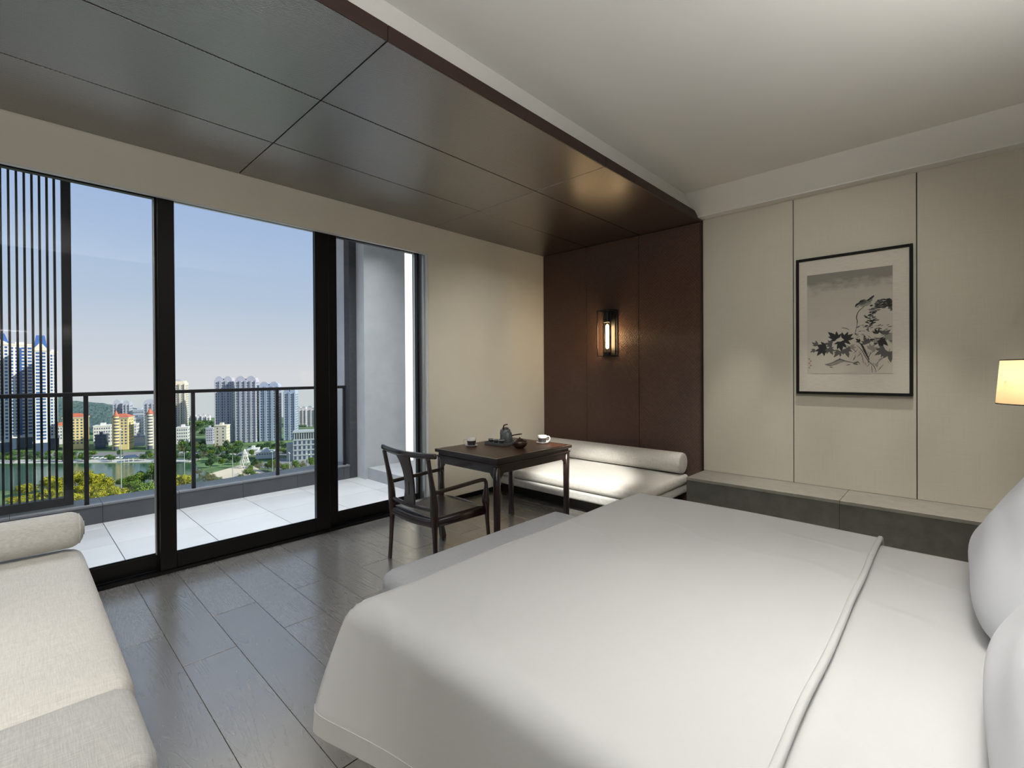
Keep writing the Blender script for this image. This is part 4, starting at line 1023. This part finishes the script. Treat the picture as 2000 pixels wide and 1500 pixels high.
for x in (-3.6, -1.2, 1.2, 3.6):
    for y in (-2.4, 2.4): obj('column', bx(x-.15, x+.15, y-.15, y+.15, 0, 2.7), 'render_white', pv)
co, W_ = site('lattice_cone', -178, -171.2, 307, 'white lattice cone sculpture standing on the lake shore plaza', 'sculpture')
bm = B()
for s in (-1, 1):
    for k in range(12):
        pth = []
        for i in range(13):
            t = i/12; a = 2*PI*k/12+s*t*1.5; rr = 3.2*(1-t)**.8+.25; pth.append((rr*math.cos(a), rr*math.sin(a), 12*t))
        sweep(pth, .10, bm, n=5)
obj('lattice', bm, 'lattice_white', co, kind='stuff')
for z, rr in ((0.1, 3.45), (4, 2.55), (8, 1.58), (11.8, .4)): obj('ring', sweep([(rr*math.cos(2*PI*i/24), rr*math.sin(2*PI*i/24), z) for i in range(25)], .09, n=6, cap=False), 'lattice_white', co)

# wooded hill
vs_, fs = [], []; ridge = [(20, -22), (60, -26), (112, -29.5), (141, -36.5), (180, -38.5), (219, -42), (252, -46), (279, -49), (330, -56), (370, -60)]
from mathutils import noise as mn
def rz_(px):
    for (a, za), (b, zb) in zip(ridge, ridge[1:]):
        if a <= px <= b: return za+(zb-za)*(px-a)/(b-a)
    return ridge[-1][1]
NXh, NYh = 150, 34
for j in range(NYh):
    t = j/(NYh-1)
    for i in range(NXh):
        px = 20+350*i/(NXh-1); wd = 500+170*t; u = (px-1000)*650/920*(wd/650)
        hgt = (rz_(px)-GZ)*math.sin(PI/2*min(1, t/.85))**.8
        p = cw(u, wd, GZ+hgt); p.z += 2.2*mn.noise(Vector((p.x*.09, p.y*.09, 0)))+1.1*mn.noise(Vector((p.x*.33, p.y*.33, 3)))
        vs_.append(tuple(p))
for j in range(NYh-1):
    for i in range(NXh-1): fs.append((j*NXh+i, j*NXh+i+1, (j+1)*NXh+i+1, (j+1)*NXh+i))
obj('wooded_hill', (vs_, fs), 'forest_hill_hazed', label='forested hill rising behind the lake front buildings', kind='structure')

# trees
def tree_proto(name, leafm, seed, n_leaf, lsize, spread=.5, sparse=False):
    rd = random.Random(seed); t_ = bpy.data.objects.new(name, None)
    bm = B(); blobs = []
    for k in range(16 if not sparse else 12):
        a = rd.uniform(0, 6.28); q = spread*math.sqrt(rd.random())*.72; z = rd.uniform(.36, .84)
        q *= 1.05-.9*abs(z-.55); blobs.append((q*math.cos(a), q*math.sin(a), z, rd.uniform(.14, .22)))
    vv, ff = [], []
    for k in range(n_leaf):
        b = rd.choice(blobs); d = Vector((rd.gauss(0, 1), rd.gauss(0, 1), rd.gauss(0, 1)+.25)).normalized(); rr = b[3]*rd.uniform(.75, 1.05) if not sparse else b[3]*rd.random()**.5
        c_ = Vector(b[:3])+d*rr; nrm = (d+Vector((rd.gauss(0, .4), rd.gauss(0, .4), rd.gauss(0, .4)))).normalized()
        a = nrm.orthogonal().normalized(); a = Matrix.Rotation(rd.uniform(0, 6.28), 3, nrm) @ a; b2 = nrm.cross(a); s = lsize*rd.uniform(.6, 1.3)
        i0 = len(vv); vv += [tuple(c_-a*s*.5), tuple(c_+b2*s*.32), tuple(c_+a*s*.6), tuple(c_-b2*s*.32)]; ff.append((i0, i0+1, i0+2, i0+3))
    tk = sweep([(0, 0, 0), (.01, 0, .25), (0, .01, .5), (.02, 0, .75)], [(.025, .025), (.02, .02), (.014, .014), (.006, .006)], n=6)
    for b in blobs[:6]: sweep([(0, 0, .3), (b[0]*.5, b[1]*.5, (b[2]+.3)/2), (b[0], b[1], b[2])], [(.010, .010), (.007, .007), (.003, .003)], tk, n=5)
    return (vv, ff), tk, leafm
protos = {}
def make(kind):
    nm, leafm, seed, nl, ls, sp = {'gold0': ('broadleaf_tree', 'leaf_gold', 1, 5200, .050, False), 'gold1': ('broadleaf_tree', 'leaf_gold', 2, 5200, .050, False), 'green0': ('broadleaf_tree', 'leaf_green', 3, 4200, .055, False),
        'green1': ('park_tree', 'leaf_green', 4, 1500, .085, False), 'deep0': ('park_tree', 'leaf_deep', 5, 1500, .085, False), 'deep1': ('park_tree', 'leaf_deep', 6, 1500, .085, False), 'olive0': ('park_tree', 'leaf_olive', 8, 1300, .05, True)}[kind]
    (vv, ff), tk, lm = tree_proto(nm, leafm, seed, nl, ls, sparse=sp)
    a = bpy.data.meshes.new('foliage'); a.from_pydata(vv, [], ff); a.materials.append(M[lm])
    b = bpy.data.meshes.new('trunk'); bmesh.ops.recalc_face_normals(tk, faces=tk.faces); tk.to_mesh(b); tk.free(); b.materials.append(M['bark'])
    protos[kind] = (nm, a, b)
rt = random.Random(11)
placed = []
def tree(kind, u, w_, H_, wid, label, group, check=False):
    if any((u-a)**2+(w_-b)**2 < ((.50 if check else .27)*(wid+c))**2 for a, b, c in placed): return None
    if any((u-a)**2+(w_-b)**2 < (wid*.45+c)**2 for a, b, c in sites): return None
    if abs(w_-343) < 3+wid/2 and -313 < u < -272: return None                          # parked cars
    placed.append((u, w_, wid))
    if kind not in protos: make(kind)
    nm, a, b = protos[kind]
    o = empty(nm, cw(u, w_, GZ-.3), rt.uniform(0, 6.28), label=label, cat='tree', group=group); o.scale = (wid, wid, H_)
    for n_, me in (('foliage', a), ('trunk', b)):
        q = bpy.data.objects.new(n_, me); COL.objects.link(q); q.parent = o
    return o
def pu(px, w_): return (px-1000)*w_/920
def ptop(px, py, w_): return 1.3-(py-(732-.0058*(px-25)))*w_/920-GZ
G1 = 'golden green tree crown on the near lake shore below the balcony'
for px, py, w_, k in ((6, 978, 230, 'gold0'), (28, 958, 236, 'gold1'), (50, 945, 240, 'gold0'), (74, 938, 243, 'gold1'), (97, 930, 246, 'gold0'), (119, 931, 241, 'gold1'), (139, 922, 242, 'gold0'), (157, 916, 244, 'gold1'),
        (180, 924, 240, 'gold0'), (201, 929, 237, 'gold1'), (220, 938, 238, 'gold0'), (40, 966, 222, 'gold1'), (85, 956, 222, 'gold0'), (128, 948, 222, 'gold1'), (170, 945, 223, 'gold0'), (208, 947, 222, 'gold1'), (62, 972, 207, 'gold0'), (106, 967, 206, 'gold1'), (149, 962, 207, 'gold0'), (190, 958, 206, 'gold1'), (228, 955, 208, 'gold0'), (356, 926, 232, 'gold0'), (370, 945, 226, 'gold1'), (338, 930, 230, 'gold1')):
    H_ = ptop(px, py, w_); tree(k, pu(px, w_), w_, H_*1.06, rt.uniform(9.5, 12.5), G1, 'golden trees on the near shore')
for px, py, w_ in ((245, 932, 250), (260, 938, 246), (272, 922, 252), (286, 909, 254), (302, 905, 254), (318, 912, 250), (285, 945, 236), (262, 955, 230), (238, 958, 226), (305, 945, 232), (325, 940, 232), (252, 948, 213), (276, 943, 211), (298, 940, 213)):
    tree('green0', pu(px, w_), w_, ptop(px, py, w_)*1.06, rt.uniform(9, 12), 'darker green tree crown on the near shore beside the golden trees', 'green trees on the near shore')
G2 = 'small park tree on the far side of the lake'
for k in range(150):   # far shore strip
    px = rt.uniform(-10, 345); w_ = rt.uniform(330, 352)
    if 238 < px < 264 and w_ < 340: continue
    tree(rt.choice(['green1', 'deep0', 'deep1', 'deep1']), pu(px, w_), w_, rt.uniform(3.5, 6.0), rt.uniform(4, 7), G2, 'park trees across the lake', True)
for k in range(260):   # park in front of the tall cluster
    px = rt.uniform(345, 470); w_ = rt.uniform(305, 395)
    u = pu(px, w_)
    if w_ < 326 and u < -198: continue
    tree(rt.choice(['green1', 'deep0', 'deep1', 'deep0', 'olive0']), u, w_, rt.uniform(4.5, 8.0), rt.uniform(5, 8.5), G2, 'park trees across the lake', True)
for k in range(110):
    px = rt.uniform(455, 625); w_ = rt.uniform(345, 385)
    tree(rt.choice(['green1', 'deep0', 'deep1']), pu(px, w_), w_, rt.uniform(4, 7), rt.uniform(5, 8), 'park tree at the foot of the tall towers', 'trees below the tall towers', True)
for px, w_, hh_ in ((505, 300, 6), (513, 303, 6.5), (497, 306, 6), (522, 298, 5), (533, 296, 7.5), (540, 292, 8), (548, 296, 7), (488, 296, 4), (556, 290, 6), (566, 286, 6.5), (576, 288, 6), (586, 282, 6), (597, 284, 5.5), (608, 280, 6), (575, 298, 6.5), (590, 300, 6), (605, 305, 7), (620, 290, 7), (478, 283, 4.5), (484, 279, 5.5), (492, 277, 4.5), (500, 272, 4), (470, 272, 3.5), (515, 274, 4), (530, 268, 3.5), (545, 272, 5)):
    tree(rt.choice(['green1', 'deep0', 'green1', 'olive0']), pu(px, w_), w_, hh_, hh_*1.05, 'small round tree beside the plaza and road', 'trees around the plaza')
for px, w_, hh_ in ((395, 268, 5.5), (404, 262, 6), (416, 258, 6), (428, 256, 5.5), (440, 256, 5), (452, 258, 5), (462, 262, 4.5), (388, 284, 5), (410, 272, 5)):
    tree('olive0', pu(px, w_), w_, hh_, hh_*1.2, 'thin olive tree with sparse leaves at the water edge', 'sparse trees at the water edge')
for k in range(22):
    px = rt.uniform(362, 418); w_ = rt.uniform(470, 560)
    tree(rt.choice(['deep0', 'deep1', 'green1']), pu(px, w_), w_, rt.uniform(5, 9), rt.uniform(8, 12), 'tree on the wooded rise beside the cream tower', 'trees on the far rise', True)
for k in range(8):
    px = rt.uniform(606, 640); w_ = rt.uniform(420, 470)
    tree(rt.choice(['deep0', 'green1']), pu(px, w_), w_, rt.uniform(8, 13), rt.uniform(9, 12), 'tree rising behind the office building', 'trees behind the office', True)

# lamp masts and parked cars
mat('mast_grey', (.30, .36, .33), .5)
def mast(px, py, w_, label):
    H_ = ptop(px, py, w_); o = empty('lamp_mast', cw(pu(px, w_), w_, GZ-.3), rt.uniform(0, 3), label=label, cat='street lamp', group='tall lamp masts')
    obj('pole', lathe([(.24, 0), (.17, H_*.5), (.10, H_), (0, H_)], 10), 'mast_grey', o, smooth=True)
    for s in (-1, 1):
        a_ = obj('arm', sweep([(0, 0, H_-.6), (s*1.6, 0, H_)], .08, n=6), 'mast_grey', o); obj('lamp_head', bx(s*1.4-.5, s*1.4+.9 if s > 0 else s*1.4+.5, -.3, .3, H_-.1, H_+.2), 'lattice_white', a_)
for px, py, w_, lb in ((235, 838, 226, 'tall lamp mast among the golden trees'), (359, 882, 262, 'tall lamp mast near the cream tower'), (453, 886, 262, 'tall lamp mast by the lattice cone'), (531, 880, 285, 'tall lamp mast by the white hall'), (564, 884, 280, 'tall lamp mast by the office building side wing'), (600, 886, 276, 'tall lamp mast before the office windows')):
    mast(px, py, w_, lb)
mat('car_white', (.75, .75, .76), .3); mat('car_dark', (.08, .09, .12), .3)
cb = cwn = None
for k in range(8):
    px = 176+10*k; w_ = 343+rt.uniform(-.5, .5)
    t_ = empty('parked_car', cw(pu(px, w_), w_, GZ-.08), rt.uniform(-.1, .1)+.8, label='white car parked on the far lake promenade', cat='car', group='cars parked across the lake')
    if cb is None:
        cb = obj('body', bx(-2.1, 2.1, -.85, .85, .25, .95, bev=.15), 'car_white', t_); cwn = obj('cabin', prism([(-1.5, .9), (1.2, .9), (.7, 1.5), (-1.0, 1.5)], 'y', -.75, .75), 'glass_dark', t_)
    else:
        share('body', cb, t_, (0, 0, 0)); share('cabin', cwn, t_, (0, 0, 0))
